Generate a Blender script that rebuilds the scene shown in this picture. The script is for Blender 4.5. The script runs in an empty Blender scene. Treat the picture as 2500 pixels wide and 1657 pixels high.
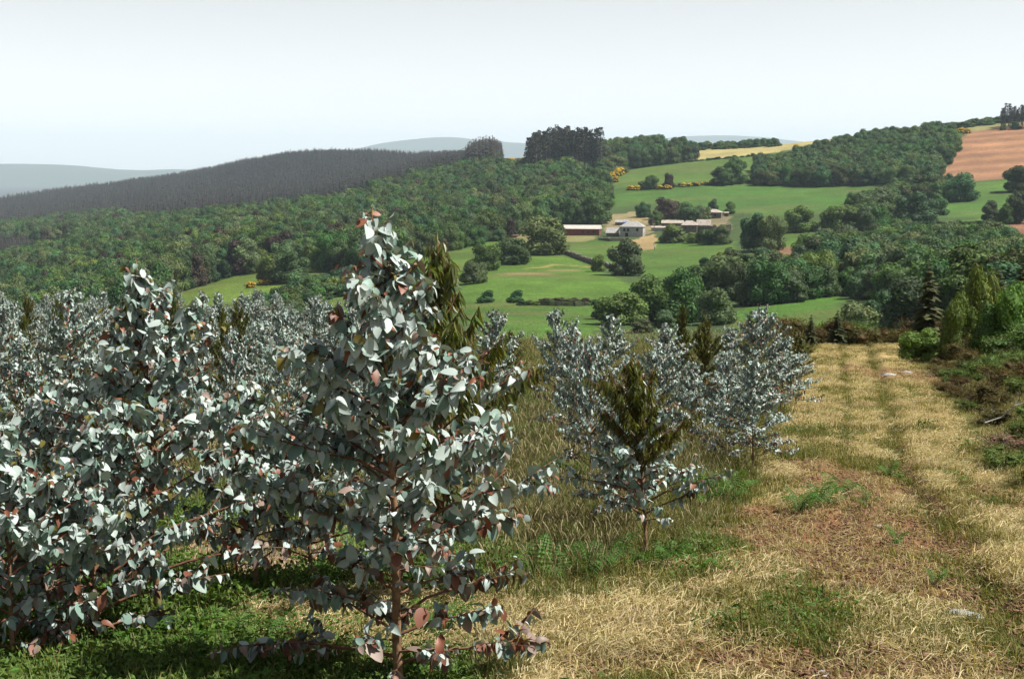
import bpy, math, random
import numpy as np
from mathutils import Vector, Matrix

# ------------------------------------------------------------------ camera, sky, sun, exposure
scene = bpy.context.scene
COL = scene.collection
F = 3472.0; CX, CY = 1250.0, 828.5          # focal length and centre in photo pixels (2500 x 1657)
HORIZON = 400.0; EYE = 1.6
PITCH = math.atan((CY - HORIZON) / F)
cd = bpy.data.cameras.new('camera'); cam = bpy.data.objects.new('camera', cd); COL.objects.link(cam)
cd.sensor_width = 36.0; cd.lens = 36.0 * F / 2500.0; cd.clip_start = 0.1; cd.clip_end = 40000
cam.location = (0, 0, EYE); cam.rotation_euler = (math.pi / 2 - PITCH, 0, 0)
scene.camera = cam

SUN_AZ, SUN_EL = math.radians(96), math.radians(56)   # azimuth from the viewing direction towards the right
world = bpy.data.worlds.new('World'); scene.world = world; world.use_nodes = True
wn = world.node_tree.nodes; wl = world.node_tree.links; wn.clear()
sky = wn.new('ShaderNodeTexSky'); sky.sky_type = 'NISHITA'; sky.sun_disc = False
sky.sun_elevation = SUN_EL; sky.sun_rotation = SUN_AZ
sky.air_density = 1.0; sky.dust_density = 0.3; sky.ozone_density = 1.0; sky.altitude = 300
bw = wn.new('ShaderNodeRGBToBW'); hs = wn.new('ShaderNodeMixRGB'); hs.inputs['Fac'].default_value = 0.90   # hazy, nearly colourless sky
bg = wn.new('ShaderNodeBackground'); bg.inputs['Strength'].default_value = 0.078
wo = wn.new('ShaderNodeOutputWorld')
wl.new(sky.outputs[0], bw.inputs[0]); wl.new(sky.outputs[0], hs.inputs['Color1']); wl.new(bw.outputs[0], hs.inputs['Color2']); wl.new(hs.outputs[0], bg.inputs['Color']); wl.new(bg.outputs[0], wo.inputs['Surface'])

sd = bpy.data.lights.new('sun', 'SUN'); sun = bpy.data.objects.new('sun', sd); COL.objects.link(sun)
sd.energy = 5.0; sd.angle = math.radians(0.5); sd.color = (1.0, 0.94, 0.84)
sv = Vector((math.sin(SUN_AZ) * math.cos(SUN_EL), math.cos(SUN_AZ) * math.cos(SUN_EL), math.sin(SUN_EL)))
sun.rotation_euler = sv.to_track_quat('Z', 'Y').to_euler(); sun.location = (30, 20, 60)

scene.view_settings.view_transform = 'Standard'; scene.view_settings.look = 'None'
scene.view_settings.exposure = 1.12; scene.view_settings.gamma = 1.0
scene.render.engine = 'CYCLES'
cy = scene.cycles
cy.max_bounces = 4; cy.diffuse_bounces = 2; cy.glossy_bounces = 2; cy.transmission_bounces = 3; cy.volume_bounces = 0
cy.transparent_max_bounces = 8; cy.use_denoising = True
try: cy.denoiser = 'OPENIMAGEDENOISE'
except Exception: pass
cy.sample_clamp_indirect = 4.0; cy.use_adaptive_sampling = True; cy.adaptive_threshold = 0.03

rng = np.random.default_rng(11)
ALB = 0.66        # overall reflectance level of the painted albedos

# ------------------------------------------------------------------ helpers
def link(o, parent=None):
    COL.objects.link(o)
    if parent is not None: o.parent = parent
    return o
def tag(o, label=None, cat=None, group=None, kind=None):
    if label: o['label'] = label
    if cat: o['category'] = cat
    if group: o['group'] = group
    if kind: o['kind'] = kind
    return o
def empty(name, loc=(0, 0, 0), rz=0.0, scale=(1, 1, 1)):
    o = bpy.data.objects.new(name, None); COL.objects.link(o)
    o.location = loc; o.rotation_euler = (0, 0, rz); o.scale = scale; o.empty_display_size = 0.1
    return o
def mesh_np(name, verts, faces, cols=None, mats=(), smooth=False, mat_idx=None):
    """verts (n,3); faces: list of arrays (m,k) with k = 3 or 4; cols (n,3) per vertex"""
    me = bpy.data.meshes.new(name)
    verts = np.asarray(verts, np.float32)
    if not isinstance(faces, (list, tuple)): faces = [faces]
    faces = [np.asarray(f, np.int32) for f in faces if len(f)]
    loops = np.concatenate([f.ravel() for f in faces]); tot = np.concatenate([np.full(len(f), f.shape[1], np.int32) for f in faces])
    start = np.concatenate([[0], np.cumsum(tot)[:-1]]).astype(np.int32)
    me.vertices.add(len(verts)); me.vertices.foreach_set('co', verts.ravel())
    me.loops.add(len(loops)); me.loops.foreach_set('vertex_index', loops.astype(np.int32))
    me.polygons.add(len(tot)); me.polygons.foreach_set('loop_start', start); me.polygons.foreach_set('loop_total', tot)
    me.polygons.foreach_set('use_smooth', np.full(len(tot), bool(smooth)))
    if mat_idx is not None: me.polygons.foreach_set('material_index', np.asarray(mat_idx, np.int32))
    if cols is not None:
        a = me.attributes.new('col', 'FLOAT_COLOR', 'POINT')
        c = np.ones((len(verts), 4), np.float32); c[:, :3] = np.asarray(cols) * ALB; a.data.foreach_set('color', c.ravel())
    for m in mats: me.materials.append(m)
    me.update(calc_edges=True); me.validate()
    return me
class MB:
    """collects boxes, tubes, quads into one mesh"""
    def __init__(s): s.v = []; s.f3 = []; s.f4 = []; s.c = []; s.n = 0
    def add(s, v, f3=None, f4=None, col=(1, 1, 1)):
        v = np.asarray(v, float).reshape(-1, 3); s.v.append(v)
        col = np.asarray(col, float); s.c.append(np.broadcast_to(col, (len(v), 3)) if col.ndim == 1 else col)
        if f3 is not None and len(f3): s.f3.append(np.asarray(f3, int).reshape(-1, 3) + s.n)
        if f4 is not None and len(f4): s.f4.append(np.asarray(f4, int).reshape(-1, 4) + s.n)
        s.n += len(v)
    def box(s, lo, hi, col=(1, 1, 1)):
        x0, y0, z0 = lo; x1, y1, z1 = hi
        s.add([(x0,y0,z0),(x1,y0,z0),(x1,y1,z0),(x0,y1,z0),(x0,y0,z1),(x1,y0,z1),(x1,y1,z1),(x0,y1,z1)],
              f4=[(0,3,2,1),(4,5,6,7),(0,1,5,4),(1,2,6,5),(2,3,7,6),(3,0,4,7)], col=col)
    def tube(s, pts, rad, k=5, col=(1, 1, 1)):
        pts = np.asarray(pts, float); n = len(pts); rad = np.broadcast_to(np.asarray(rad, float), (n,))
        t = np.gradient(pts, axis=0); t /= np.linalg.norm(t, axis=1)[:, None] + 1e-9
        ref = np.array([1.0, 0, 0]) if abs(t[0][0]) < 0.8 else np.array([0, 1.0, 0])
        a = np.cross(t, ref); a /= np.linalg.norm(a, axis=1)[:, None] + 1e-9; b = np.cross(t, a)
        ang = np.arange(k) * 2 * math.pi / k
        ring = pts[:, None, :] + rad[:, None, None] * (np.cos(ang)[None, :, None] * a[:, None, :] + np.sin(ang)[None, :, None] * b[:, None, :])
        f = [(i*k+j, i*k+(j+1) % k, (i+1)*k+(j+1) % k, (i+1)*k+j) for i in range(n-1) for j in range(k)]
        v = np.concatenate([ring.reshape(-1, 3), pts[-1:]])
        s.add(v, f3=[((n-1)*k+j, (n-1)*k+(j+1) % k, n*k) for j in range(k)], f4=f, col=col)
    def mesh(s, name, mats=(), smooth=False):
        fs = []
        if s.f4: fs.append(np.concatenate(s.f4))
        if s.f3: fs.append(np.concatenate(s.f3))
        return mesh_np(name, np.concatenate(s.v), fs, np.concatenate(s.c), mats, smooth)
    def obj(s, name, mat, parent=None, smooth=False):
        return link(bpy.data.objects.new(name, s.mesh(name, (mat,), smooth)), parent)
def hash2(ix, iy, seed):
    h = (ix * 374761393 + iy * 668265263 + seed * 1274126177) & 0xffffffff
    h = ((h ^ (h >> 13)) * 1274126177) & 0xffffffff
    return ((h ^ (h >> 16)) & 0xffff) / 65535.0
def vnoise(x, y, scale=1.0, seed=0):
    x = np.asarray(x, float) * scale; y = np.asarray(y, float) * scale
    ix = np.floor(x).astype(np.int64); iy = np.floor(y).astype(np.int64); fx = x - ix; fy = y - iy
    fx = fx * fx * (3 - 2 * fx); fy = fy * fy * (3 - 2 * fy)
    a = hash2(ix, iy, seed); b = hash2(ix + 1, iy, seed); c = hash2(ix, iy + 1, seed); d = hash2(ix + 1, iy + 1, seed)
    return (a * (1 - fx) + b * fx) * (1 - fy) + (c * (1 - fx) + d * fx) * fy
def fbm(x, y, scale=1.0, seed=0, octv=3):
    t = 0; amp = 1; tot = 0
    for k in range(octv):
        t = t + amp * vnoise(x, y, scale * 2 ** k, seed + 17 * k); tot += amp; amp *= 0.5
    return t / tot
def sstep(a, b, x): t = np.clip((np.asarray(x, float) - a) / (b - a), 0, 1); return t * t * (3 - 2 * t)
def pchip(x, y, xq):
    x = np.asarray(x, float); y = np.asarray(y, float); h = np.diff(x); d = np.diff(y) / h
    m = np.zeros_like(y); m[0] = d[0]; m[-1] = d[-1]
    w1 = 2*h[1:] + h[:-1]; w2 = h[1:] + 2*h[:-1]; ok = d[:-1] * d[1:] > 0
    with np.errstate(divide='ignore', invalid='ignore'):
        hm = (w1 + w2) / (w1 / d[:-1] + w2 / d[1:])
    m[1:-1] = np.where(ok, hm, 0)
    xq = np.clip(xq, x[0], x[-1]); i = np.clip(np.searchsorted(x, xq) - 1, 0, len(x) - 2)
    t = (xq - x[i]) / h[i]
    return ((1+2*t)*(1-t)**2)*y[i] + t*(1-t)**2*h[i]*m[i] + t*t*(3-2*t)*y[i+1] + t*t*(t-1)*h[i]*m[i+1]
def in_poly(x, y, poly):
    x = np.asarray(x); y = np.asarray(y); r = np.zeros(x.shape, bool); n = len(poly); j = n - 1
    for i in range(n):
        xi, yi = poly[i]; xj, yj = poly[j]
        c = ((yi > y) != (yj > y)) & (x < (xj - xi) * (y - yi) / (yj - yi + 1e-12) + xi)
        r ^= c; j = i
    return r

# ------------------------------------------------------------------ materials
def new_mat(name):
    m = bpy.data.materials.new(name); m.use_nodes = True; nt = m.node_tree; nt.nodes.clear()
    return m, nt.nodes, nt.links
def mat_veg(name, transl=0.25, tint=(1.5, 1.35, 0.5), rough=0.6, spec=0.3, var=0.3, hue=0.02, sheen=0.0):
    m, N, L = new_mat(name)
    at = N.new('ShaderNodeAttribute'); at.attribute_name = 'col'
    oi = N.new('ShaderNodeObjectInfo')
    h = N.new('ShaderNodeHueSaturation')
    mr = N.new('ShaderNodeMapRange'); mr.inputs['To Min'].default_value = 1 - var; mr.inputs['To Max'].default_value = 1 + var
    L.new(oi.outputs['Random'], mr.inputs['Value']); L.new(mr.outputs[0], h.inputs['Value'])
    mu = N.new('ShaderNodeMath'); mu.operation = 'MULTIPLY'; mu.inputs[1].default_value = 17.31
    fr = N.new('ShaderNodeMath'); fr.operation = 'FRACT'; L.new(oi.outputs['Random'], mu.inputs[0]); L.new(mu.outputs[0], fr.inputs[0])
    mh = N.new('ShaderNodeMapRange'); mh.inputs['To Min'].default_value = 0.5 - hue; mh.inputs['To Max'].default_value = 0.5 + hue
    L.new(fr.outputs[0], mh.inputs['Value']); L.new(mh.outputs[0], h.inputs['Hue'])
    L.new(at.outputs['Color'], h.inputs['Color'])
    p = N.new('ShaderNodeBsdfPrincipled'); p.inputs['Roughness'].default_value = rough
    p.inputs['Specular IOR Level'].default_value = spec
    L.new(h.outputs[0], p.inputs['Base Color'])
    out = N.new('ShaderNodeOutputMaterial')
    if transl > 0:
        tr = N.new('ShaderNodeBsdfTranslucent'); mx = N.new('ShaderNodeMixRGB'); mx.blend_type = 'MULTIPLY'; mx.inputs['Fac'].default_value = 1
        mx.inputs['Color2'].default_value = (*tint, 1); L.new(h.outputs[0], mx.inputs['Color1']); L.new(mx.outputs[0], tr.inputs['Color'])
        ms = N.new('ShaderNodeMixShader'); ms.inputs['Fac'].default_value = transl
        L.new(p.outputs[0], ms.inputs[1]); L.new(tr.outputs[0], ms.inputs[2]); L.new(ms.outputs[0], out.inputs['Surface'])
    else: L.new(p.outputs[0], out.inputs['Surface'])
    return m
def mat_ground(name, scales, amp, bump=0.0, bscale=30.0, rough=0.9, tints=((0.75, 0.75, 0.8), (1.25, 1.2, 1.05))):
    """the 'col' attribute broken up by several octaves of noise"""
    m, N, L = new_mat(name)
    at = N.new('ShaderNodeAttribute'); at.attribute_name = 'col'
    ge = N.new('ShaderNodeNewGeometry')
    cur = at.outputs['Color']
    for k, sc_ in enumerate(scales):
        no = N.new('ShaderNodeTexNoise'); no.inputs['Scale'].default_value = sc_; no.inputs['Detail'].default_value = 5; no.inputs['Roughness'].default_value = 0.65
        L.new(ge.outputs['Position'], no.inputs['Vector'])
        rp = N.new('ShaderNodeValToRGB'); rp.color_ramp.elements[0].position = 0.32; rp.color_ramp.elements[1].position = 0.68
        rp.color_ramp.elements[0].color = (*tints[0], 1); rp.color_ramp.elements[1].color = (*tints[1], 1)
        L.new(no.outputs['Fac'], rp.inputs['Fac'])
        mx = N.new('ShaderNodeMixRGB'); mx.blend_type = 'MULTIPLY'; mx.inputs['Fac'].default_value = amp[k]
        L.new(cur, mx.inputs['Color1']); L.new(rp.outputs[0], mx.inputs['Color2']); cur = mx.outputs[0]
    p = N.new('ShaderNodeBsdfPrincipled'); p.inputs['Roughness'].default_value = rough; p.inputs['Specular IOR Level'].default_value = 0.15
    L.new(cur, p.inputs['Base Color'])
    if bump > 0:
        no = N.new('ShaderNodeTexNoise'); no.inputs['Scale'].default_value = bscale; no.inputs['Detail'].default_value = 6
        L.new(ge.outputs['Position'], no.inputs['Vector'])
        bp = N.new('ShaderNodeBump'); bp.inputs['Strength'].default_value = bump; bp.inputs['Distance'].default_value = 1.0 / bscale
        L.new(no.outputs['Fac'], bp.inputs['Height']); L.new(bp.outputs[0], p.inputs['Normal'])
    out = N.new('ShaderNodeOutputMaterial'); L.new(p.outputs[0], out.inputs['Surface'])
    return m
# ------------------------------------------------------------------ terrain
def ray(px, py):
    c = Vector(((px - CX) / F, (CY - py) / F, -1.0))
    cp, sp = math.cos(PITCH), math.sin(PITCH)
    return np.array([c.x, cp * 1.0 + sp * c.y, -sp * 1.0 + cp * c.y])
def at_depth(px, py, d):
    r = ray(px, py); t = d / r[1]; return np.array([r[0] * t, d, EYE + r[2] * t])
def z_near(x, y):
    y = np.asarray(y, float); yc = np.minimum(y, 60)
    return -(0.118 * yc - 0.0004 * yc * yc)
# ground seen at photo height py at depth d, column by column
TAB = {
 -700: [(960,150),(930,250),(850,400),(790,550),(720,700),(670,900),(630,1100),(590,1500),(560,2000),(530,2600)],
 0:    [(930,150),(915,250),(830,400),(760,550),(690,700),(640,900),(600,1100),(565,1500),(530,2000),(492,2600)],
 400:  [(930,150),(880,250),(800,330),(740,420),(695,520),(645,640),(600,800),(565,1000),(540,1250),(520,1500),(480,2000),(447,2500)],
 800:  [(920,150),(870,230),(800,300),(740,370),(690,430),(640,520),(600,620),(565,720),(535,850),(510,1000),(492,1200),(478,1500),(430,2000),(384,2400)],
 1250: [(1000,90),(930,130),(858,195),(800,240),(740,300),(690,360),(640,450),(605,540),(578,600),(548,680),(515,780),(475,900),(445,1000),(415,1120),(402,1250),(391,1400),(386,1700),(388,2100)],
 1600: [(1000,90),(930,130),(870,190),(800,240),(750,300),(700,350),(660,410),(620,490),(580,570),(560,620),(530,690),(490,760),(455,830),(430,900),(400,1000),(382,1080),(370,1180)],
 2000: [(1000,80),(930,120),(860,180),(790,230),(750,270),(720,310),(690,350),(640,420),(600,480),(562,560),(532,620),(500,690),(465,770),(435,840),(400,910),(365,980),(342,1080)],
 2400: [(1000,70),(900,100),(830,150),(760,210),(720,270),(690,330),(640,400),(600,460),(560,530),(530,590),(490,660),(455,720),(430,760),(380,850),(330,950),(303,1050)],
 2900: [(1000,70),(880,100),(800,150),(740,210),(700,270),(670,330),(620,400),(580,460),(540,530),(510,590),(465,660),(425,720),(395,760),(335,850),(275,950),(240,1050)],
}
TU = np.array(sorted(TAB)); TA = (TU - CX) / F
TY = np.geomspace(40, 16000, 260); TZ = np.zeros((len(TU), len(TY)))
for i, u in enumerate(TU):
    ys = [30, 40, 52]; zs = [float(z_near(0, y)) for y in ys]
    for py, d in TAB[u]:
        ys.append(d); zs.append(at_depth(u, py, d)[2])
    dl, zl = ys[-1], zs[-1]
    ys += [dl * 1.15, dl * 1.6, dl * 2.4, 7000, 17000]; zs += [zl - 4, zl - 45, zl - 110, -190, -190]
    TZ[i] = pchip(np.log(ys), zs, np.log(TY))
# smooth across columns on a fine table of tangents
FA = np.linspace(-1.0, 1.0, 401); FZ = np.zeros((len(FA), len(TY)))
for j in range(len(TY)):
    FZ[:, j] = pchip(TA, TZ[:, j], FA)
LTY = np.log(TY)
def ground_z(x, y, detail=True):
    x = np.asarray(x, float); y = np.asarray(y, float)
    ys = np.maximum(y, 40.0); a = np.clip(x / ys, -0.999, 0.999)
    fi = (a + 1.0) / 2.0 * 400; i = np.clip(fi.astype(int), 0, 399); tf = fi - i
    fj = (np.log(ys) - LTY[0]) / (LTY[1] - LTY[0]); j = np.clip(fj.astype(int), 0, len(TY) - 2); tj = np.clip(fj - j, 0, 1)
    z = (FZ[i, j] * (1-tf) + FZ[i+1, j] * tf) * (1-tj) + (FZ[i, j+1] * (1-tf) + FZ[i+1, j+1] * tf) * tj
    z = np.where(y < 40.0, z_near(x, y), z)
    if detail:
        w = sstep(60, 200, y)
        z = z + w * (fbm(x, y, 1 / 90.0, 5, 3) - 0.5) * 2.2 + (1 - w) * ((fbm(x, y, 0.35, 9, 3) - 0.5) * 0.14)
        z = z + near_relief(x, y) * (1 - sstep(55, 90, y))
    return z
# the mown track: edges as polylines x(y)
TLy = [-10, 5, 7.7, 9.7, 12, 18.8, 30, 44, 60, 75]; TLx = [-1.6, -0.25, .46, 1.15, 2.0, 3.6, 6.1, 9.2, 12.8, 16.0]
TRy = [-10, 5, 9.7, 15, 25, 48, 60, 75]; TRx = [3.2, 3.95, 4.4, 5.15, 7.9, 13.6, 16.6, 20.2]
def track_s(x, y):
    l = np.interp(y, TLy, TLx); r = np.interp(y, TRy, TRx)
    return (x - l) / (r - l)
def near_relief(x, y):
    s = track_s(x, y)
    rut = -0.09 * np.exp(-((s - 0.60) / 0.045) ** 2) - 0.06 * np.exp(-((s - 0.33) / 0.045) ** 2)
    wr = 0.03 * np.exp(-((s - 0.70) / 0.04) ** 2) + 0.06 * np.exp(-((s - 0.28) / 0.10) ** 2) * (fbm(x, y, 0.6, 3, 2))
    bank = 0.45 * sstep(1.05, 1.7, s) + 0.05 * sstep(0.0, -0.3, s)
    return rut + wr + bank
def hit(px, py, hc=0.0, dmin=5.0, dmax=6000.0):
    """world point where the sight line through a photo pixel meets the ground raised by hc"""
    r = ray(px, py); ys = np.geomspace(dmin, dmax, 700); t = ys / r[1]
    xs = r[0] * t; zs = EYE + r[2] * t; g = ground_z(xs, ys) + hc
    below = zs < g
    k = int(np.argmax(below)) if below.any() else len(ys) - 1
    if k > 0 and below.any():
        d0 = zs[k-1] - g[k-1]; d1 = zs[k] - g[k]; f = d0 / (d0 - d1 + 1e-9)
        y = ys[k-1] + f * (ys[k] - ys[k-1])
    else: y = ys[k]
    x = r[0] * y / r[1]
    return np.array([x, y, float(ground_z(x, y))])
def poly_world(pts, hc=0.0, dmin=60, dmax=6000.0):
    return [tuple(hit(px, py, hc, dmin, dmax)[:2]) for px, py in pts]

# fields and other patches of the valley, as seen in the photograph
FIELDS = [  # name, label-free polygons in photo pixels, colour
 ('meadow', [(1100,735),(1480,745),(1475,790),(1440,860),(1200,860),(1150,800)], (0.083,0.16,0.042)),
 ('meadow', [(1130,690),(1200,650),(1290,625),(1370,612),(1430,645),(1530,690),(1570,700),(1480,742),(1300,738),(1100,733)], (0.095,0.17,0.042)),
 ('meadow', [(1380,605),(1400,590),(1480,585),(1560,600),(1590,580),(1610,582),(1790,590),(1800,640),(1640,680),(1560,670),(1480,660),(1430,640)], (0.088,0.165,0.042)),
 ('meadow', [(960,640),(1000,600),(1130,575),(1200,580),(1260,590),(1215,650),(1130,690),(1000,690)], (0.10,0.17,0.045)),
 ('meadow', [(395,750),(400,725),(520,690),(640,655),(660,640),(790,640),(780,670),(640,720),(480,760)], (0.13,0.19,0.05)),
 ('meadow', [(760,720),(880,690),(1000,720),(1000,780),(700,790)], (0.09,0.17,0.05)),
 ('meadow', [(1490,465),(1560,462),(1800,448),(2000,432),(2110,440),(2130,455),(2050,520),(1900,530),(1800,520),(1700,500),(1560,498),(1500,508)], (0.072,0.155,0.045)),
 ('meadow', [(1500,460),(1505,430),(1560,405),(1850,378),(1860,425),(1800,440),(1560,455)], (0.10,0.165,0.05)),
 ('pale_field', [(1590,400),(1640,380),(1800,352),(2010,330),(2140,330),(1990,360),(1850,376),(1700,392)], (0.36,0.33,0.15)),
 ('meadow', [(1910,600),(1930,570),(2060,560),(2270,545),(2430,530),(2500,535),(2500,560),(2280,570),(2080,590),(1990,625),(1915,630)], (0.095,0.17,0.045)),
 ('meadow', [(2250,530),(2330,480),(2380,445),(2480,440),(2540,440),(2540,520),(2420,532)], (0.085,0.17,0.05)),
 ('ploughed_field', [(2265,425),(2300,385),(2340,345),(2360,325),(2520,300),(2560,300),(2560,425),(2500,435),(2390,442)], (0.33,0.185,0.115)),
 ('ploughed_field', [(2420,570),(2470,545),(2540,525),(2540,600),(2460,590)], (0.24,0.13,0.09)),
 ('meadow', [(1780,765),(1850,745),(2040,720),(2060,740),(2060,800),(1780,800)], (0.08,0.17,0.04)),
 ('meadow', [(1150,412),(1210,392),(1400,398),(1350,415),(1250,420)], (0.12,0.19,0.09)),
 ('meadow', [(1430,400),(1500,392),(1560,393),(1540,405),(1440,410)], (0.12,0.19,0.09)),
 ('pale_field', [(2330,318),(2400,305),(2480,292),(2520,290),(2520,302),(2360,322)], (0.26,0.26,0.12)),
 ('meadow', [(100,590),(215,575),(230,590),(110,605)], (0.16,0.22,0.09)),
 ('bare_ground', [(1538,590),(1560,580),(1600,572),(1604,590),(1602,608),(1575,612),(1550,604)], (0.30,0.23,0.12)),
 ('farmyard', [(1470,560),(1484,525),(1560,515),(1625,522),(1640,552),(1580,572),(1510,570)], (0.24,0.21,0.12)),
 ('farmyard', [(1640,560),(1650,535),(1720,520),(1780,530),(1785,560),(1700,570)], (0.2,0.18,0.11)),
 ('bare_ground', [(1200,575),(1290,560),(1380,570),(1450,575),(1440,590),(1300,592),(1240,590)], (0.2,0.2,0.09)),
 ('scrub_ground', [(1860,620),(1900,605),(1980,600),(2000,612),(1900,632),(1850,640)], (0.22,0.13,0.085)),
]
DARK = (0.030, 0.058, 0.022)
def build_ground():
    V = np.concatenate([np.linspace(2.0, 17.5, 40, endpoint=False), np.geomspace(17.5, 75, 130, endpoint=False), np.geomspace(75, 1500, 330, endpoint=False), np.geomspace(1500, 16500, 50)])
    A = np.concatenate([np.linspace(-1.1, -0.46, 36, endpoint=False), np.linspace(-0.46, 0.46, 560, endpoint=False), np.linspace(0.46, 1.1, 36)])
    nr, nc = len(V), len(A)
    VV, AA = np.meshgrid(V, A, indexing='ij')
    Y = VV - 12.0; X = AA * VV
    Z = ground_z(X, Y)
    # base colours
    C = np.zeros((nr, nc, 3)); n1 = fbm(X, Y, 1/40., 21, 3)[..., None]
    C[:] = np.array((0.04, 0.075, 0.024)) * (1 - n1) + np.array((0.07, 0.12, 0.035)) * n1
    cls = np.zeros((nr, nc), int)       # per vertex class; 0 valley
    for k, (nm, pts, colr) in enumerate(FIELDS):
        pw = poly_world(pts)
        jx = (fbm(X, Y, 1/8., 61 + k, 2) - .5) * 5; jy = (fbm(X, Y, 1/8., 91 + k, 2) - .5) * 5
        m = in_poly(X + jx, Y + jy, pw) & (Y > 100)
        cls[m] = k + 10
        n = fbm(X[m], Y[m], 1/25., 33 + k, 3)[:, None]; n2 = fbm(X[m] * .3, Y[m], 1/12., 77 + k, 2)[:, None]
        c = np.array(colr) * (0.72 + 0.55 * n)
        if nm == 'meadow':
            c = c * np.array((.80, .92, .58)) * (.8 + .4 * fbm(X[m], Y[m], 1/7., 44, 2)[:, None]); dry = np.clip((n2 - 0.56) * 3.2, 0, 0.55); c = c * (1 - dry) + np.array((0.13, 0.14, 0.05)) * dry
        if nm == 'ploughed_field':
            sw = 0.5 + 0.5 * np.sin((X[m] * 0.35 + Y[m] * 0.94 + 6 * n[:, 0]) * 0.18)[:, None]
            c = c * (0.75 + 0.4 * sw)
        C[m] = c
    # bare earth lines and patches in the near valley field
    for pts, colr, wd in [([(1285,655),(1330,652),(1350,646),(1400,648),(1440,652)], (0.30,0.26,0.10), 1.1), ([(1250,668),(1320,668)], (0.28,0.19,0.12), 3.2), ([(1350,660),(1405,660)], (0.25,0.2,0.11), 2.0)]:
        w = poly_world(pts)
        for (x0, y0), (x1, y1) in zip(w[:-1], w[1:]):
            t = np.clip(((X-x0)*(x1-x0)+(Y-y0)*(y1-y0)) / ((x1-x0)**2+(y1-y0)**2), 0, 1)
            d = np.hypot(X-x0-t*(x1-x0), (Y-y0-t*(y1-y0)) * 0.5)
            k_ = np.exp(-(d / wd) ** 2)[..., None] * 0.85; C = C * (1-k_) + np.array(colr) * k_
    hf = sstep(1150, 1350, Y)[..., None] * (cls < 10)[..., None]; C = C * (1 - hf) + np.array((0.030, 0.028, 0.022)) * hf
    near = Y < 110
    C[near] = near_colour(X[near], Y[near])
    s = track_s(X, Y)
    cls[near] = 1; cls[near & (s > 0) & (s < 1) & (Y < 56)] = 2
    cls[(Y > 1250) & (cls == 0)] = 3
    fc = cls[:-1, :-1]
    idx = np.arange(nr * nc).reshape(nr, nc)
    quads = np.stack([idx[:-1, :-1], idx[:-1, 1:], idx[1:, 1:], idx[1:, :-1]], -1)
    Pv = np.stack([X, Y, Z], -1).reshape(-1, 3); Cv = C.reshape(-1, 3)
    names = {0: 'valley_terrain', 1: 'hillside', 2: 'track', 3: 'hill_terrain'}
    mnear = mat_ground('near_ground', (2.5, 14.0, 70.0), (0.5, 0.7, 0.8), bump=0.9, bscale=45)
    mfar = mat_ground('valley_ground', (0.03, 0.14, 0.6), (0.4, 0.6, 0.95), bump=0.8, bscale=1.2)
    for k in np.unique(fc):
        q = quads[fc == k]; u, inv = np.unique(q.ravel(), return_inverse=True)
        nm = names.get(int(k)) or FIELDS[int(k) - 10][0]
        me = mesh_np(nm, Pv[u], inv.reshape(-1, 4), Cv[u], (mnear if k in (1, 2) else mfar,), smooth=True)
        o = link(bpy.data.objects.new(nm, me)); o['kind'] = 'structure'
def soil_mask(x, y):
    def blob(cx, cy, rx, ry, sd):
        d = np.sqrt(((x-cx)/rx)**2 + ((y-cy)/ry)**2) + (fbm(x, y, 1.6, sd, 3) - .5) * 1.3
        return 1 - sstep(0.7, 1.1, d)
    sl = .9 * np.exp(-((track_s(x, y) - .655) / .022) ** 2) * sstep(.42, .6, fbm(x, y, .8, 71, 2)) * (1 - sstep(16, 26, y))
    return np.clip(sl + blob(2.5, 10.4, 1.05, 2.4, 1) + .8 * blob(3.3, 14, .5, 2.2, 14) + .9 * blob(3.2, 7.2, .7, .5, 15) + blob(1.5, 6.3, 1.3, .45, 2) + blob(2.0, 8.8, .35, .6, 3) + 0.8*blob(4.6, 11.0, .35, 2.5, 4) + .7*blob(9.9, 36, 1.2, 4, 5), 0, 1)
def straw_mask(x, y):
    s = track_s(x, y); t = fbm(s * 9, y * 0.9, 1.0, 41, 3)
    w = sstep(0.40, 0.56, t) * sstep(-0.12, 0.05, s) * (1 - sstep(0.9, 1.05, s))
    w = np.maximum(w, 0.9 * np.exp(-((s - 0.71) / 0.06) ** 2) * sstep(9, 13, y) * (.45 + .9 * fbm(x, y, .7, 29, 2)))
    w = np.maximum(w, 0.85 * np.exp(-((s - 0.20) / 0.16) ** 2) * sstep(.35, .6, fbm(x, y, 0.9, 8, 2)))
    w = w * (1 - 0.95 * np.exp(-((s - 0.59) / 0.05) ** 2)) * (1 - .7 * np.exp(-((s - 0.33) / 0.05) ** 2)) * (1 - .4 * sstep(.52, .66, fbm(x, y, .55, 47, 2)) * (np.abs(s - .71) > .06))
    br = np.exp(-((y - 7.2) / 1.0) ** 2) * sstep(-1.9, -1.2, x) * (1 - sstep(0.3, 1.5, x))      # mown swath in front of the near tree
    return np.clip(np.maximum(w, br * 1.1), 0, 1)
def bare_mask(x, y):
    d1 = np.hypot((x + 1.75) / 0.75, (y - 9.4) / 1.5); d2 = np.hypot((x + 1.05) / 0.45, (y - 10.2) / 1.2)
    return np.clip(1 - sstep(.7, 1.1, d1 + (fbm(x, y, 1.8, 6, 2)-.5)*.8), 0, 1) + 0.0 * d2 + np.clip(1 - sstep(.7, 1.1, d2), 0, 1)
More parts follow.
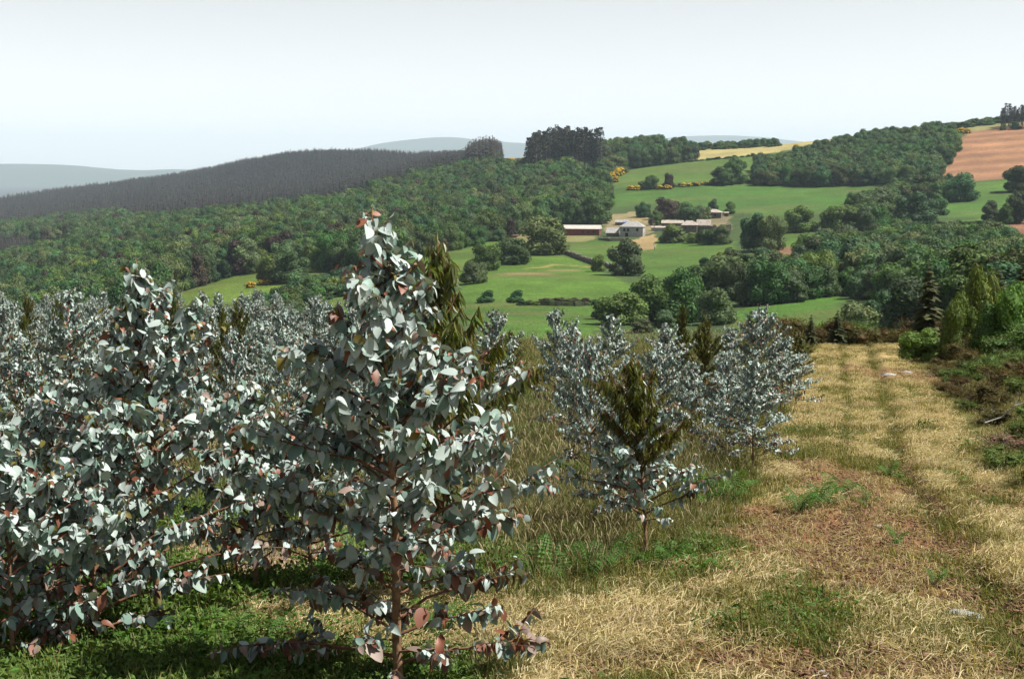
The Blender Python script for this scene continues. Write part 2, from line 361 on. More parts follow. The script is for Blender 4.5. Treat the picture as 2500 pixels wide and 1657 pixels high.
def near_colour(x, y):
    s = track_s(x, y); n = fbm(x, y, 0.8, 51, 3)[:, None]; n2 = fbm(x, y, 0.25, 52, 3)[:, None]
    grass = np.array((0.085, 0.105, 0.028)) * (1-n2) + np.array((0.15, 0.145, 0.045)) * n2
    grass = grass * (0.7 + 0.6 * n)
    ong = np.array((0.27, 0.235, 0.09)) * (0.7 + .6 * n)
    tr = (sstep(-0.03, 0.06, s) * (1 - sstep(0.94, 1.05, s)))[:, None]
    c = grass * (1 - tr) + ong * tr
    heath = sstep(1.0, 1.25, s)[:, None]; c = c * (1 - heath) + np.array((0.10, 0.085, 0.032)) * (.6 + .8 * n) * heath
    st = straw_mask(x, y)[:, None]; c = c * (1 - st * .85) + np.array((0.44, 0.35, 0.18)) * st * .85
    rt = np.maximum(np.exp(-((s - .59) / .05) ** 2), .9 * np.exp(-((s - .33) / .04) ** 2))[:, None] * tr; c = c * (1 - rt * .8) + np.array((.13, .125, .035)) * rt * .8
    so = soil_mask(x, y)[:, None]; c = c * (1 - so) + np.array((0.20, 0.105, 0.055)) * (.7 + .6 * n) * so
    b = np.clip(bare_mask(x, y), 0, 1)[:, None]; c = c * (1 - b) + np.array((0.40, 0.31, 0.25)) * (.8 + .4 * n) * b
    f = sstep(50, 75, y)[:, None]; c = c * (1 - f) + np.array((0.07, 0.10, 0.03)) * f
    return c
build_ground()

# far ridges, pale through the haze
def ridge(skyl, dist, depth, label):
    m = mat_ridge
    px = np.array([p for p, _ in skyl], float); py = np.array([q for _, q in skyl], float)
    xs = np.linspace(px[0], px[-1], 160); ysk = pchip(px, py, xs)
    vs = np.linspace(-1, 1, 25); P = np.zeros((len(vs), len(xs), 3))
    top = np.array([at_depth(a, b, dist) for a, b in zip(xs, ysk)])
    for i, v in enumerate(vs):
        bump = (math.cos(v * math.pi) + 1) / 2
        sc_ = (dist + v * depth) / dist
        P[i, :, 0] = top[:, 0] * sc_; P[i, :, 1] = dist + v * depth
        nz = (fbm(P[i, :, 0], P[i, :, 1], 1/600., 4, 3) - .5) * 60 * (1 - bump * 0.8)
        P[i, :, 2] = -260 + (top[:, 2] + 260) * bump + nz
    nr, nc = P.shape[:2]; idx = np.arange(nr*nc).reshape(nr, nc)
    q = np.stack([idx[:-1,:-1], idx[:-1,1:], idx[1:,1:], idx[1:,:-1]], -1).reshape(-1, 4)
    n = fbm(P[..., 0], P[..., 1], 1/350., 14, 3)[..., None]
    C = (np.array((0.03, 0.05, 0.03)) * (1-n) + np.array((0.06, 0.08, 0.045)) * n).reshape(-1, 3)
    o = link(bpy.data.objects.new('hills', mesh_np('hills', P.reshape(-1, 3), q, C, (m,), smooth=True)))
    o['kind'] = 'structure'; o['label'] = label
mat_ridge = mat_ground('ridge', (0.002, 0.01), (0.5, 0.5))
ridge([(-900,440),(-500,420),(-200,402),(0,400),(120,402),(350,415),(420,413),(520,420),(700,440),(900,470)], 13500, 2600, 'pale blue wooded ridge at the far left')
ridge([(500,440),(800,385),(900,357),(960,346),(1090,335),(1180,343),(1260,349),(1400,358),(1550,372),(1700,400)], 16000, 2600, 'pale blue flat-topped ridge behind the dark plantation')
ridge([(1300,400),(1500,362),(1580,345),(1680,333),(1760,331),(1840,334),(1950,345),(2200,380)], 17500, 2600, 'faintest pale blue ridge behind the skyline hedge')
# ------------------------------------------------------------------ tree prototypes (unit width and height, base at the origin)
M_LEAF = mat_veg('broadleaf_foliage', transl=0.18, tint=(1.3, 1.5, 0.5), rough=0.7, spec=0.2, var=0.45, hue=0.035)
M_PINE = mat_veg('conifer_foliage', transl=0.0, rough=0.8, spec=0.15, var=0.35, hue=0.02)
M_BLOOM = mat_veg('broom_blossom', transl=0.1, rough=0.7, spec=0.2, var=0.2, hue=0.01)
def mat_plain(name, col, scale=6.0, amt=0.5, rough=0.85, bump=0.3):
    m, N, L = new_mat(name)
    tc = N.new('ShaderNodeTexCoord'); no = N.new('ShaderNodeTexNoise'); no.inputs['Scale'].default_value = scale; no.inputs['Detail'].default_value = 5
    L.new(tc.outputs['Object'], no.inputs['Vector'])
    rp = N.new('ShaderNodeValToRGB'); rp.color_ramp.elements[0].position = .3; rp.color_ramp.elements[1].position = .7
    col = [c * ALB for c in col]
    rp.color_ramp.elements[0].color = (*[c * (1 - amt) for c in col], 1); rp.color_ramp.elements[1].color = (*[min(1, c * (1 + amt * .7)) for c in col], 1)
    L.new(no.outputs['Fac'], rp.inputs['Fac'])
    p = N.new('ShaderNodeBsdfPrincipled'); p.inputs['Roughness'].default_value = rough; p.inputs['Specular IOR Level'].default_value = 0.2
    L.new(rp.outputs[0], p.inputs['Base Color'])
    bp = N.new('ShaderNodeBump'); bp.inputs['Strength'].default_value = bump; bp.inputs['Distance'].default_value = 0.02
    L.new(no.outputs['Fac'], bp.inputs['Height']); L.new(bp.outputs[0], p.inputs['Normal'])
    o = N.new('ShaderNodeOutputMaterial'); L.new(p.outputs[0], o.inputs['Surface'])
    return m
M_BARK = mat_plain('bark', (0.11, 0.085, 0.065), 20)
ICO = None
def ico_np():
    global ICO
    if ICO is None:
        t = (1 + 5 ** .5) / 2
        v = np.array([(-1,t,0),(1,t,0),(-1,-t,0),(1,-t,0),(0,-1,t),(0,1,t),(0,-1,-t),(0,1,-t),(t,0,-1),(t,0,1),(-t,0,-1),(-t,0,1)], float)
        v /= np.linalg.norm(v[0])
        f = np.array([(0,11,5),(0,5,1),(0,1,7),(0,7,10),(0,10,11),(1,5,9),(5,11,4),(11,10,2),(10,7,6),(7,1,8),(3,9,4),(3,4,2),(3,2,6),(3,6,8),(3,8,9),(4,9,5),(2,4,11),(6,2,10),(8,6,7),(9,8,1)])
        ICO = (v, f)
    return ICO
def unit_rows(a): return a / (np.linalg.norm(a, axis=1)[:, None] + 1e-9)
def cards(r, pos, nrm, size, col, jitter=0.5, aspect=0.75, fold=0.25):
    """folded leaf-spray quads: pos (n,3), nrm (n,3)"""
    n = len(pos); nr = unit_rows(nrm + r.normal(size=(n, 3)) * jitter)
    t = unit_rows(np.cross(nr, r.normal(size=(n, 3)))); b = np.cross(nr, t)
    s = size * r.uniform(0.6, 1.3, n)[:, None]
    p = np.stack([pos - t * s, pos + b * s * aspect - nr * s * fold, pos + t * s, pos - b * s * aspect - nr * s * fold], 1)
    q = np.arange(n * 4).reshape(n, 4)
    return p.reshape(-1, 3), q, np.repeat(col, 4, axis=0)
def broadleaf(seed, nl=13, ncard=2900, size=0.027, col=(0.045, 0.088, 0.026), low=0.04, flat=0.0, core=True, spread=0.32, bloom=None):
    r = np.random.default_rng(seed)
    ctr = []; rad = []
    for k in range(nl):
        for _ in range(60):
            p = r.uniform(-1, 1, 3)
            if np.linalg.norm(p) < 1: break
        rr = r.uniform(0.15, 0.23)
        c = np.array([p[0] * spread, p[1] * spread, low + rr * .8 + (p[2] * .5 + .5) * (1 - low - rr * 1.8) * (1 - flat)])
        w = 1 - 0.55 * max(0, (c[2] - .55) / .45) ** 1.5
        c[0] *= w; c[1] *= w
        ctr.append(c); rad.append(rr)
    for k in range(6):
        a = k * 1.047 + r.uniform(-.3, .3); rr = r.uniform(.15, .20); q = spread * r.uniform(.75, 1.0)
        ctr.append(np.array([math.cos(a) * q, math.sin(a) * q, low + rr * .85])); rad.append(rr)
    ctr.append(np.array([0, 0, low + (1-low) * .45])); rad.append(0.27)
    ctr = np.array(ctr); rad = np.array(rad)
    V, Q, C = [], [], []; n0 = 0; mb = MB()
    wts = rad ** 2 / (rad ** 2).sum(); which = r.choice(len(rad), ncard * 2, p=wts)
    d = unit_rows(r.normal(size=(ncard * 2, 3))); rr = rad[which] * (0.80 + 0.25 * r.random(ncard * 2) ** .7)
    pos = ctr[which] + d * rr[:, None] * np.array([1, 1, 0.95])
    ins = np.zeros(len(pos), bool)
    for k in range(len(rad)):
        ins |= (np.linalg.norm(pos - ctr[k], axis=1) < rad[k] * 0.78) & (which != k)
    pos = pos[~ins][:ncard]; dd = d[~ins][:ncard]
    lobe_b = r.uniform(0.75, 1.25, len(rad))[which[~ins][:ncard]]
    c = np.array(col)[None] * lobe_b[:, None] * r.uniform(0.65, 1.4, len(pos))[:, None]
    c[:, 0] *= r.uniform(.85, 1.3, len(pos))
    if bloom is not None:
        b = (r.random(len(pos)) < bloom[1]) & (dd[:, 2] > -0.1); c[b] = np.array(bloom[0]) * r.uniform(.8, 1.2, b.sum())[:, None]
    v, q, cc = cards(r, pos, dd, size, c)
    mb.add(v, f4=q, col=cc)
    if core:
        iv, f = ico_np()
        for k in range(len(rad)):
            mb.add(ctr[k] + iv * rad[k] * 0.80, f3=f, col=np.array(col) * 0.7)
    # normalise to unit width and height
    return mb
def finish_unit(mb, name, mat):
    v = np.concatenate(mb.v); lo = np.percentile(v, 1, axis=0); hi = np.percentile(v, 99, axis=0)
    w = max(hi[0]-lo[0], hi[1]-lo[1]); 
    for a in mb.v:
        a[:, 0] = (a[:, 0] - (hi[0]+lo[0])/2) / w; a[:, 1] = (a[:, 1] - (hi[1]+lo[1])/2) / w; a[:, 2] = a[:, 2] / hi[2]
    return mb.mesh(name, (mat,))
def trunk_mesh(seed, limbs=5, h=0.6, r0=0.035):
    r = np.random.default_rng(seed); mb = MB()
    z = np.linspace(-0.05, h, 6); pts = np.stack([np.cumsum(r.normal(0, .012, 6)), np.cumsum(r.normal(0, .012, 6)), z], 1); pts[:2, :2] = 0
    mb.tube(pts, np.linspace(r0, r0 * .35, 6), 7)
    for k in range(limbs):
        a = k * 2.4 + r.uniform(-.4, .4); z0 = r.uniform(.22, .5) * h / .6; L = r.uniform(.2, .34)
        p0 = np.array([0, 0, z0]); p2 = p0 + np.array([math.cos(a) * L, math.sin(a) * L, L * .9]); p1 = (p0 + p2) / 2 - np.array([0, 0, .04])
        mb.tube([p0, p1, p2], [r0 * .5, r0 * .35, r0 * .15], 5)
    return mb.mesh('trunk', (M_BARK,))
GREEN = [(0.064,0.145,0.034),(0.050,0.120,0.042),(0.090,0.165,0.040),(0.056,0.132,0.050),(0.095,0.150,0.052)]
PROTO = {}
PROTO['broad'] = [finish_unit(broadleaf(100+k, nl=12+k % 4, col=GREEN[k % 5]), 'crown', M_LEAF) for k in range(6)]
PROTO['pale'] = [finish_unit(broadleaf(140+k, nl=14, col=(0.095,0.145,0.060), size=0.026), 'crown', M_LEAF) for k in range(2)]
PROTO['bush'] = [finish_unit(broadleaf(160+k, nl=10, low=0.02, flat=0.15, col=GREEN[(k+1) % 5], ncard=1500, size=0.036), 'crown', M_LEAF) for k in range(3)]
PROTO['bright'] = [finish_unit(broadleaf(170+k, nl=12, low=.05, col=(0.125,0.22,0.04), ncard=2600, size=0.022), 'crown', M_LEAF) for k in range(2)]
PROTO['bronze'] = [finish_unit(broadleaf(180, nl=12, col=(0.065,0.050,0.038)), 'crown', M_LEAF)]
PROTO['broom'] = [finish_unit(broadleaf(190+k, nl=9, low=0.0, flat=0.3, col=(0.07,0.10,0.025), ncard=800, size=0.045, bloom=((0.85,0.56,0.02), .75)), 'crown', M_BLOOM) for k in range(2)]
TRUNKS = [trunk_mesh(200+k) for k in range(3)]
def conifer(seed, tiers=9, k=9, col=(0.05, 0.045, 0.04), bare=0.15, w=0.5, n_extra=0):
    r = np.random.default_rng(seed); mb = MB()
    mb.tube([(0,0,-.03),(0,0,.5),(0,0,.98)], [.018,.012,.003], 5, col=(0.09,0.07,0.06))
    for t in range(tiers):
        z = bare + (1 - bare) * (t + r.uniform(-.2, .2)) / tiers; z = min(z, .97); L = w * (1 - z) ** .8 * 0.5 + .03 * (1 - z * .7)
        for j in range(k):
            a = j * 2 * math.pi / k + r.uniform(-.3, .3) + t; l = L * r.uniform(.6, 1.25)
            d = np.array([math.cos(a), math.sin(a), 0]); e = np.array([-d[1], d[0], 0]); p0 = np.array([0, 0, z + .05]); p1 = p0 + d * l + np.array([0, 0, -l * r.uniform(.1, .6)])
            m_ = (p0 + p1) / 2; wd = l * .35
            mb.add([p0, m_ + e * wd + (0,0,-.012), p1, m_ - e * wd + (0,0,-.012)], f4=[(0,1,2,3)], col=np.array(col) * r.uniform(.6, 1.4))
    return mb
def unit_mesh(mb, name, mat): return mb.mesh(name, (mat,))
BROWN = (0.040, 0.032, 0.036)
PROTO['plant'] = [unit_mesh(conifer(300+k, tiers=7, k=6, col=BROWN if k < 2 else (0.040,0.045,0.036), bare=.2, w=.42), 'crown', M_PINE) for k in range(4)]
PROTO['pine'] = [unit_mesh(conifer(320+k, tiers=13, k=11, col=(0.035,0.048,0.028), bare=.06, w=.55), 'crown', M_PINE) for k in range(2)]
def tall_tree(seed):
    r = np.random.default_rng(seed); mb = MB()
    mb.tube([(0,0,-.03),(0.01,0,.5),(0,0.01,.97)], [.014,.010,.003], 5, col=(0.14,0.12,0.11))
    z = r.uniform(.30, 1.0, 260) ; ang = r.uniform(0, 6.28, 260); rad = .10 * np.sqrt(r.random(260)) * np.clip(1.25 - z, .15, 1) / .8
    pos = np.stack([np.cos(ang) * rad, np.sin(ang) * rad, z], 1)
    v, q, c = cards(r, pos, r.normal(size=(260, 3)), .020, np.array((0.055,0.058,0.046)) * r.uniform(.6, 1.4, 260)[:, None])
    mb.add(v, f4=q, col=c); return mb
PROTO['tall'] = [unit_mesh(tall_tree(340+k), 'crown', M_PINE) for k in range(3)]

# ------------------------------------------------------------------ scattering with geometry nodes (only for what nobody could count)
def proto_collection(name, meshes):
    c = bpy.data.collections.new(name)
    for i, me in enumerate(meshes):
        o = bpy.data.objects.new('%s_%02d' % (name, i), me); c.objects.link(o)
    return c
def scatter(name, label, meshes, pos, rot, scl, idx, kind='stuff'):
    """one object whose points carry instances"""
    me = bpy.data.meshes.new(name); n = len(pos)
    me.vertices.add(n); me.vertices.foreach_set('co', np.asarray(pos, np.float32).ravel())
    a = me.attributes.new('rot', 'FLOAT_VECTOR', 'POINT'); a.data.foreach_set('vector', np.asarray(rot, np.float32).ravel())
    a = me.attributes.new('scl', 'FLOAT_VECTOR', 'POINT'); a.data.foreach_set('vector', np.asarray(scl, np.float32).ravel())
    a = me.attributes.new('pick', 'INT', 'POINT'); a.data.foreach_set('value', np.asarray(idx, np.int32))
    o = link(bpy.data.objects.new(name, me)); o['kind'] = kind; o['label'] = label
    g = bpy.data.node_groups.new(name, 'GeometryNodeTree')
    g.interface.new_socket('Geometry', in_out='INPUT', socket_type='NodeSocketGeometry'); g.interface.new_socket('Geometry', in_out='OUTPUT', socket_type='NodeSocketGeometry')
    gi = g.nodes.new('NodeGroupInput'); go = g.nodes.new('NodeGroupOutput')
    ci = g.nodes.new('GeometryNodeCollectionInfo'); ci.inputs['Collection'].default_value = proto_collection(name + '_kinds', meshes)
    ci.inputs['Separate Children'].default_value = True; ci.inputs['Reset Children'].default_value = True
    ip = g.nodes.new('GeometryNodeInstanceOnPoints'); ip.inputs['Pick Instance'].default_value = True
    def na(nm, ty):
        k = g.nodes.new('GeometryNodeInputNamedAttribute'); k.data_type = ty; k.inputs['Name'].default_value = nm; return k.outputs[0]
    g.links.new(gi.outputs[0], ip.inputs['Points']); g.links.new(ci.outputs[0], ip.inputs['Instance'])
    g.links.new(na('pick', 'INT'), ip.inputs['Instance Index'])
    er = g.nodes.new('FunctionNodeEulerToRotation'); g.links.new(na('rot', 'FLOAT_VECTOR'), er.inputs[0]); g.links.new(er.outputs[0], ip.inputs['Rotation'])
    g.links.new(na('scl', 'FLOAT_VECTOR'), ip.inputs['Scale']); g.links.new(ip.outputs[0], go.inputs[0])
    md = o.modifiers.new('scatter', 'NODES'); md.node_group = g
    return o

# ------------------------------------------------------------------ woods
def poisson(poly, spacing, r, keep=None):
    xs = [p[0] for p in poly]; ys = [p[1] for p in poly]
    x0, x1, y0, y1 = min(xs), max(xs), min(ys), max(ys)
    nx = int((x1-x0)/spacing)+2; ny = int((y1-y0)/spacing)+2
    gx, gy = np.meshgrid(np.arange(nx), np.arange(ny)); gx = gx + 0.5 * (gy % 2)
    x = x0 + (gx.ravel() + r.uniform(-.38, .38, nx*ny)) * spacing; y = y0 + (gy.ravel() + r.uniform(-.38, .38, nx*ny)) * spacing
    m = in_poly(x, y, poly); return x[m], y[m]
TREES = []     # kind, x, y, width, height, label, group, category-name
def wood(pts, spacing, hr, wr, kinds, label, group, hc=0.55, seed=1, name='broadleaf_tree', dmin=150, dmax=1500):
    r = np.random.default_rng(seed); H = (hr[0] + hr[1]) / 2
    pw = poly_world(pts, H * hc, dmin, dmax); x, y = poisson(pw, spacing, r)
    ks = list(kinds); pr = np.array([kinds[k] for k in ks], float); pr /= pr.sum()
    for xi, yi, k in zip(x, y, r.choice(len(ks), len(x), p=pr)):
        s = r.uniform(0, 1)
        TREES.append((ks[k], xi, yi, wr[0] + (wr[1]-wr[0]) * s, hr[0] + (hr[1]-hr[0]) * np.clip(s + r.uniform(-.3, .3), 0, 1), label, group, name))
MIX = {'broad': 10, 'pale': 1.6, 'bronze': .45, 'bright': .5}
wood([(-120,800),(-120,640),(60,625),(200,590),(330,540),(500,528),(620,518),(760,500),(900,480),(1000,462),(1100,438),(1220,412),(1400,408),(1480,440),(1490,470),(1440,515),(1380,525),(1300,535),(1235,555),(1150,572),(1000,600),(950,610),(860,640),(800,625),(640,630),(560,643),(390,692),(380,735),(380,800)],
     5.8, (5, 12.5), (4.4, 11.5), MIX, 'green tree in the big wood on the slope', 'trees of the big wood behind the barn', seed=2, dmin=330)
wood([(1845,430),(1848,398),(1950,372),(2100,335),(2300,312),(2338,350),(2300,390),(2280,425),(2150,430)], 7, (8, 11), (8, 11), {'broad': 10}, 'dark green tree in the copse below the ploughed field', 'trees of the copse under the ploughed field', seed=3)
wood([(1770,705),(1770,680),(1900,640),(2010,598),(2200,562),(2400,575),(2520,600),(2640,610),(2640,720),(2420,715),(2250,690),(2050,678),(1900,698)],
     6.3, (5, 9.5), (5.5, 10.5), {'broad': 10, 'pale': 3, 'bright': .4}, 'grey-green tree in the wood below the farm fields', 'trees of the wood in the dip', seed=4)
wood([(1380,372),(1480,352),(1600,352),(1700,368),(1560,388),(1450,392)], 9, (10, 14), (9, 12), {'broad': 10}, 'green tree in the belt along the skyline', 'trees of the skyline belt', seed=5)
wood([(0,548),(60,535),(180,520),(300,520),(330,540),(200,572),(60,580),(0,575)], 10, (11, 15), (10, 13), {'broad': 8, 'bronze': 2, 'pale': 1}, 'green tree in the belt at the foot of the dark hill', 'trees at the foot of the dark hill', seed=6)
wood([(900,462),(1050,425),(1200,392),(1240,412),(1100,440),(980,462)], 10, (10, 14), (9, 12), {'broad': 10, 'bronze': 1}, 'pale green tree where the wood meets the dark plantation', 'trees between wood and plantation', seed=7)
wood([(690,730),(720,690),(860,672),(1010,668),(1010,720),(860,700),(760,735)], 5, (3, 5.5), (4.5, 7), {'bush': 8, 'pale': 1}, 'low green thicket bush on the slope left of the farm', 'thicket bushes left of the farm', hc=.4, seed=8, name='thicket_bush')
wood([(480,790),(700,720),(760,745),(720,800)], 5.5, (3, 5), (5, 7), {'bush': 8, 'pale': 1}, 'dark green bush below the narrow sloping meadow', 'bushes below the sloping meadow', hc=.4, seed=9, name='thicket_bush')
wood([(1900,352),(1700,362),(1650,356),(1850,341)], 8, (3, 6), (5, 8), {'bush': 8}, 'small dark tree in the skyline hedge', 'skyline hedge trees', hc=.4, seed=10)
wood([(2290,318),(2480,285),(2560,275),(2560,286),(2400,302)], 7, (2.5, 5), (5, 8), {'bush': 8}, 'low dark bush in the hedge on the high skyline', 'bushes of the high skyline hedge', hc=.4, seed=12, name='hedge_bush')
wood([(2080,500),(2140,478),(2180,470),(2200,500),(2160,530),(2090,540)], 6, (7, 10), (7, 10), {'broad': 6, 'pale': 3}, 'tree in the clump between the two farm meadows', 'clump between the farm meadows', seed=13)
wood([(2180,452),(2270,440),(2330,440),(2330,470),(2200,480)], 6.5, (6, 9), (8, 10), {'broad': 6}, 'tree in the line below the brown ploughed slope', 'tree line below the ploughed slope', seed=14)

# trees that stand apart: px of the base, py of the base, width px, height px, kind, label
SOLO = [
 (1328,622,112,92,'broad','big rounded oak covering the left end of the red barn'),
 (1355,600,60,60,'broad','dark tree tucked between the big oak and the red barn'),
 (1190,660,78,62,'broad','round dark tree in the hedge line below the sheds, second from its pale end tree'),
 (1252,645,80,64,'broad','round tree at the lower foot of the big oak'),
 (1156,692,66,56,'pale','pale blossoming bush ending the hedge line below the sheds'),
 (1528,672,86,86,'pale','pale flowering tree standing below the white farmhouse'),
 (1460,663,38,42,'broad','small dark tree at the lower end of the stone wall'),
 (1570,530,38,36,'broad','small round tree with a bare trunk above the farmhouse'),
 (1455,546,78,76,'broad','tall dark tree behind the right end of the barn'),
 (1412,548,50,46,'broad','smaller tree leaning against the tall tree behind the barn'),
 (1602,550,44,36,'bright','fresh green tree beside the utility pole'),
 (1628,534,64,50,'bronze','dark bronze tree behind the farm sheds'),
 (1680,540,62,46,'broad','wide green tree behind the long low shed'),
 (1716,538,40,36,'pale','greyish tree behind the long low shed'),
 (1742,512,28,26,'broad','little tree just behind the hip-roofed upper house'),
 (1782,522,30,30,'broad','little tree right of the hip-roofed upper house'),
 (1640,592,70,44,'bush','wide dark bush in front of the low sheds'),
 (1690,594,40,26,'bright','light green bush between the two dark bushes below the stone house'),
 (1722,598,48,38,'broad','round dark bush below the stone house'),
 (1764,596,56,46,'pale','grey-green bush below the stone terrace wall'),
 (1846,612,80,88,'broad','tall tree clump directly right of the farm, its left half'),
 (1880,612,80,84,'broad','tall tree clump directly right of the farm, its right half'),
 (1862,640,70,36,'bush','bush at the foot of the tall clump right of the farm'),
 (1782,650,46,44,'pale','pale bush on the bank right of the lower meadow'),
 (1815,650,56,30,'bush','dark low bush beside the pale bank bush'),
 (1720,652,26,24,'bush','lone small bush in the lower meadow'),
 (1955,566,90,62,'broad','round hedge tree with its own shadow, first right of the farm'),
 (2048,562,92,60,'broad','round hedge tree, second right of the farm'),
 (2135,548,110,84,'pale','tall pale-topped tree third right of the farm'),
 (2235,548,100,76,'broad','dark broad tree fourth right of the farm'),
 (2295,525,54,40,'bush','rounded bush at the end of the hedge right of the farm'),
 (2345,490,88,66,'broad','round dark tree under the ploughed slope'),
 (2275,478,80,50,'broad','broad tree left of the round one under the ploughed slope'),
 (1790,448,70,62,'broad','pair tree in the middle hedge, the taller one'),
 (1765,452,58,44,'broad','pair tree in the middle hedge, the lower one'),
 (1590,462,36,34,'broad','small dark tree in the yellow broom hedge'),
 (1632,460,32,36,'bronze','small brownish tree in the yellow broom hedge'),
 (1568,458,26,16,'bush','tiny bush at the left of the broom hedge trees'),
 (2488,468,76,62,'broad','dark tree at the right frame edge under the ploughed slope'),
 (2416,540,46,50,'pale','lone greyish tree in the meadow at the right'),
 (2490,545,66,76,'broad','dark tree at the right frame edge in the meadow'),
 (2452,548,40,50,'broad','slim dark tree next to the one at the right frame edge'),
 (1520,792,118,80,'broad','spreading dark tree at the corner of the nearest valley meadow'),
 (1480,780,70,54,'broad','lower tree at the corner of the nearest valley meadow'),
 (1590,782,120,108,'broad','left tree of the tall group beside the nearest valley meadow'),
 (1665,786,130,128,'broad','tallest tree of the group beside the nearest valley meadow'),
 (1748,792,92,88,'pale','grey-green tree at the end of the group beside the nearest valley meadow'),
 (1690,720,110,70,'broad','tree behind the tall group beside the nearest valley meadow'),
 (1565,812,54,36,'pale','pale bush behind the eucalyptus tops'),
 (1620,800,60,44,'pale','grey bush at the foot of the tall valley group'),
 (2090,832,120,92,'pale','grey-green round tree behind the brown heath'),
 (2160,812,110,100,'broad','round willow-like tree behind the brown heath'),
 (2225,815,150,140,'pale','largest grey-green tree behind the brown heath'),
 (2330,800,140,130,'broad','grey-green tree behind the young birch'),
 (2010,838,70,36,'pale','low grey bush at the corner of the lowest meadow'),
 (1258,738,40,30,'bush','round dark bush on the hedge bank of the nearest meadow, nearer the stump end'),
 (1186,738,42,30,'bush','round dark bush on the hedge bank of the nearest meadow, beside the eucalyptus'),
 (664,690,70,70,'broad','large dark tree at the upper end of the sloping meadow'),
 (712,690,76,76,'broad','dark tree beside the largest one at the end of the sloping meadow'),
 (620,668,36,40,'pale','pale bush at the wood edge above the sloping meadow'),
 (640,770,56,44,'bush','dark bush standing below the sloping meadow'),
 (1850,352,34,24,'broad','dark tree alone on the pale skyline field'),
 (1872,350,30,20,'broad','second dark tree on the pale skyline field'),
 (2288,318,14,22,'broad','single small tree standing up on the skyline above the copse'),
 (1545,398,30,22,'broad','small tree beside the yellow broom on the skyline slope'),
 (1500,425,70,44,'broad','tree at the upper corner of the wood beside the broom'),
 (1470,440,60,44,'broad','tree on the upper edge of the wood near the broom'),
 (2480,315,26,18,'bush','dark bush at the top edge of the ploughed field'),
 (2448,318,16,12,'bush','small bush at the top edge of the ploughed field'),
]
SOLO_N = 0
for px, py, wpx, hpx, kind, lab in SOLO:
    p = hit(px, py, 0, 60); d = p[1]
    TREES.append((kind, p[0], d, wpx * d / F, hpx * d / F, lab, None, 'broadleaf_tree' if kind not in ('bush',) else 'rounded_bush'))
def make_tree(kind, x, y, w, h, label, group, name, r, cat=None):
    t = empty(name, (x, y, float(ground_z(x, y)) - 0.05), r.uniform(0, 6.28), (w, w * r.uniform(.9, 1.1), h))
    c = link(bpy.data.objects.new('crown', PROTO[kind][r.integers(len(PROTO[kind]))]), t)
    link(bpy.data.objects.new('trunk', TRUNKS[r.integers(len(TRUNKS))]), t)
    tag(t, label, cat or ('bush' if 'bush' in name else 'tree'), group)
    return t
def build_trees():
    r = np.random.default_rng(77)
    solo = [t for t in TREES if t[6] is None]; rest = [t for t in TREES if t[6] is not None]
    for t in solo: make_tree(*t, r)
    vis = [t for t in rest if abs(t[1] / t[2]) < 0.37]
    vis.sort(key=lambda t: -t[4] / t[2])
    chosen = set(); N = 225
    for t in vis[:N]:
        u = CX + F * t[1] / t[2]; chosen.add(id(t)); q = list(t)
        if 'in the dip' in t[6]:
            q[5] = t[5] + (', its end by the tall valley group' if u < 1900 else ', its middle above the lowest meadow' if u < 2120 else ', its end behind the dark pine' if u < 2330 else ', its end behind the birches')
        elif 'big wood' in t[6]:
            q[5] = t[5] + (', at the frame edge' if u < 250 else ', above the sloping meadow' if u < 800 else ', behind the largest eucalyptus' if u < 1150 else ', next to the barn')
        make_tree(*q, r)
    rest = [t for t in rest if id(t) not in chosen]
    kinds = ['broad', 'pale', 'bush', 'bronze', 'bright']; meshes = []; off = {}
    for k in kinds: off[k] = len(meshes); meshes += PROTO[k]
    tx = np.array([t[1] for t in rest]); ty = np.array([t[2] for t in rest]); pos = np.stack([tx, ty, ground_z(tx, ty) - .05], 1); rot = np.zeros((len(rest), 3)); rot[:, 2] = r.uniform(0, 6.28, len(rest))
    scl = np.array([(t[3], t[3], t[4]) for t in rest]); idx = [off[t[0]] + r.integers(len(PROTO[t[0]])) for t in rest]
    scatter('woodland', 'mass of smaller trees deeper in the woods across the valley', meshes, pos, rot, scl, idx)
    print('trees', len(TREES), 'stuff', len(rest))
build_trees()
# dark plantations
def plantation(name, label, pts, spacing, hr, kind, seed, w=0.35, hc=.5, dmin=500, dome=0.0, dmax=1700):
    r = np.random.default_rng(seed); H = sum(hr) / 2
    pw = poly_world(pts, H * hc, dmin, dmax); x, y = poisson(pw, spacing, r); n = len(x)
    pos = np.stack([x, y, ground_z(x, y)], 1); h = r.uniform(hr[0], hr[1], n) * (.8 + .4 * fbm(x, y, 1/30., seed, 2))
    if dome:
        ex = np.abs((x - x.mean()) / (x.max() - x.mean() + 1e-6)); h *= 1 - dome * ex ** 3
    rot = np.zeros((n, 3)); rot[:, 2] = r.uniform(0, 6.28, n)
    scatter(name, label, PROTO[kind], pos, rot, np.stack([h * (w / .35), h * (w / .35), h], 1), r.integers(0, len(PROTO[kind]), n)); print(name, n)
plantation('conifer_plantation', 'dark purplish-brown plantation covering the long hill on the skyline',
    [(-150,520),(-150,497),(0,488),(150,462),(320,440),(340,425),(500,400),(650,378),(760,368),(900,372),(1000,378),(1130,375),(1180,375),(1180,395),(1060,420),(950,470),(850,492),(700,512),(560,525),(400,540),(200,550),(0,545)], 8.0, (9, 16), 'plant', 21, w=.9, dmin=1200, dmax=2750)
plantation('conifer_block', 'dark round-topped block of conifers on the skyline beside the long hill', [(1130,375),(1150,360),(1225,358),(1228,388),(1140,392)], 6, (19, 26), 'plant', 22, dmin=1000, dome=.45)
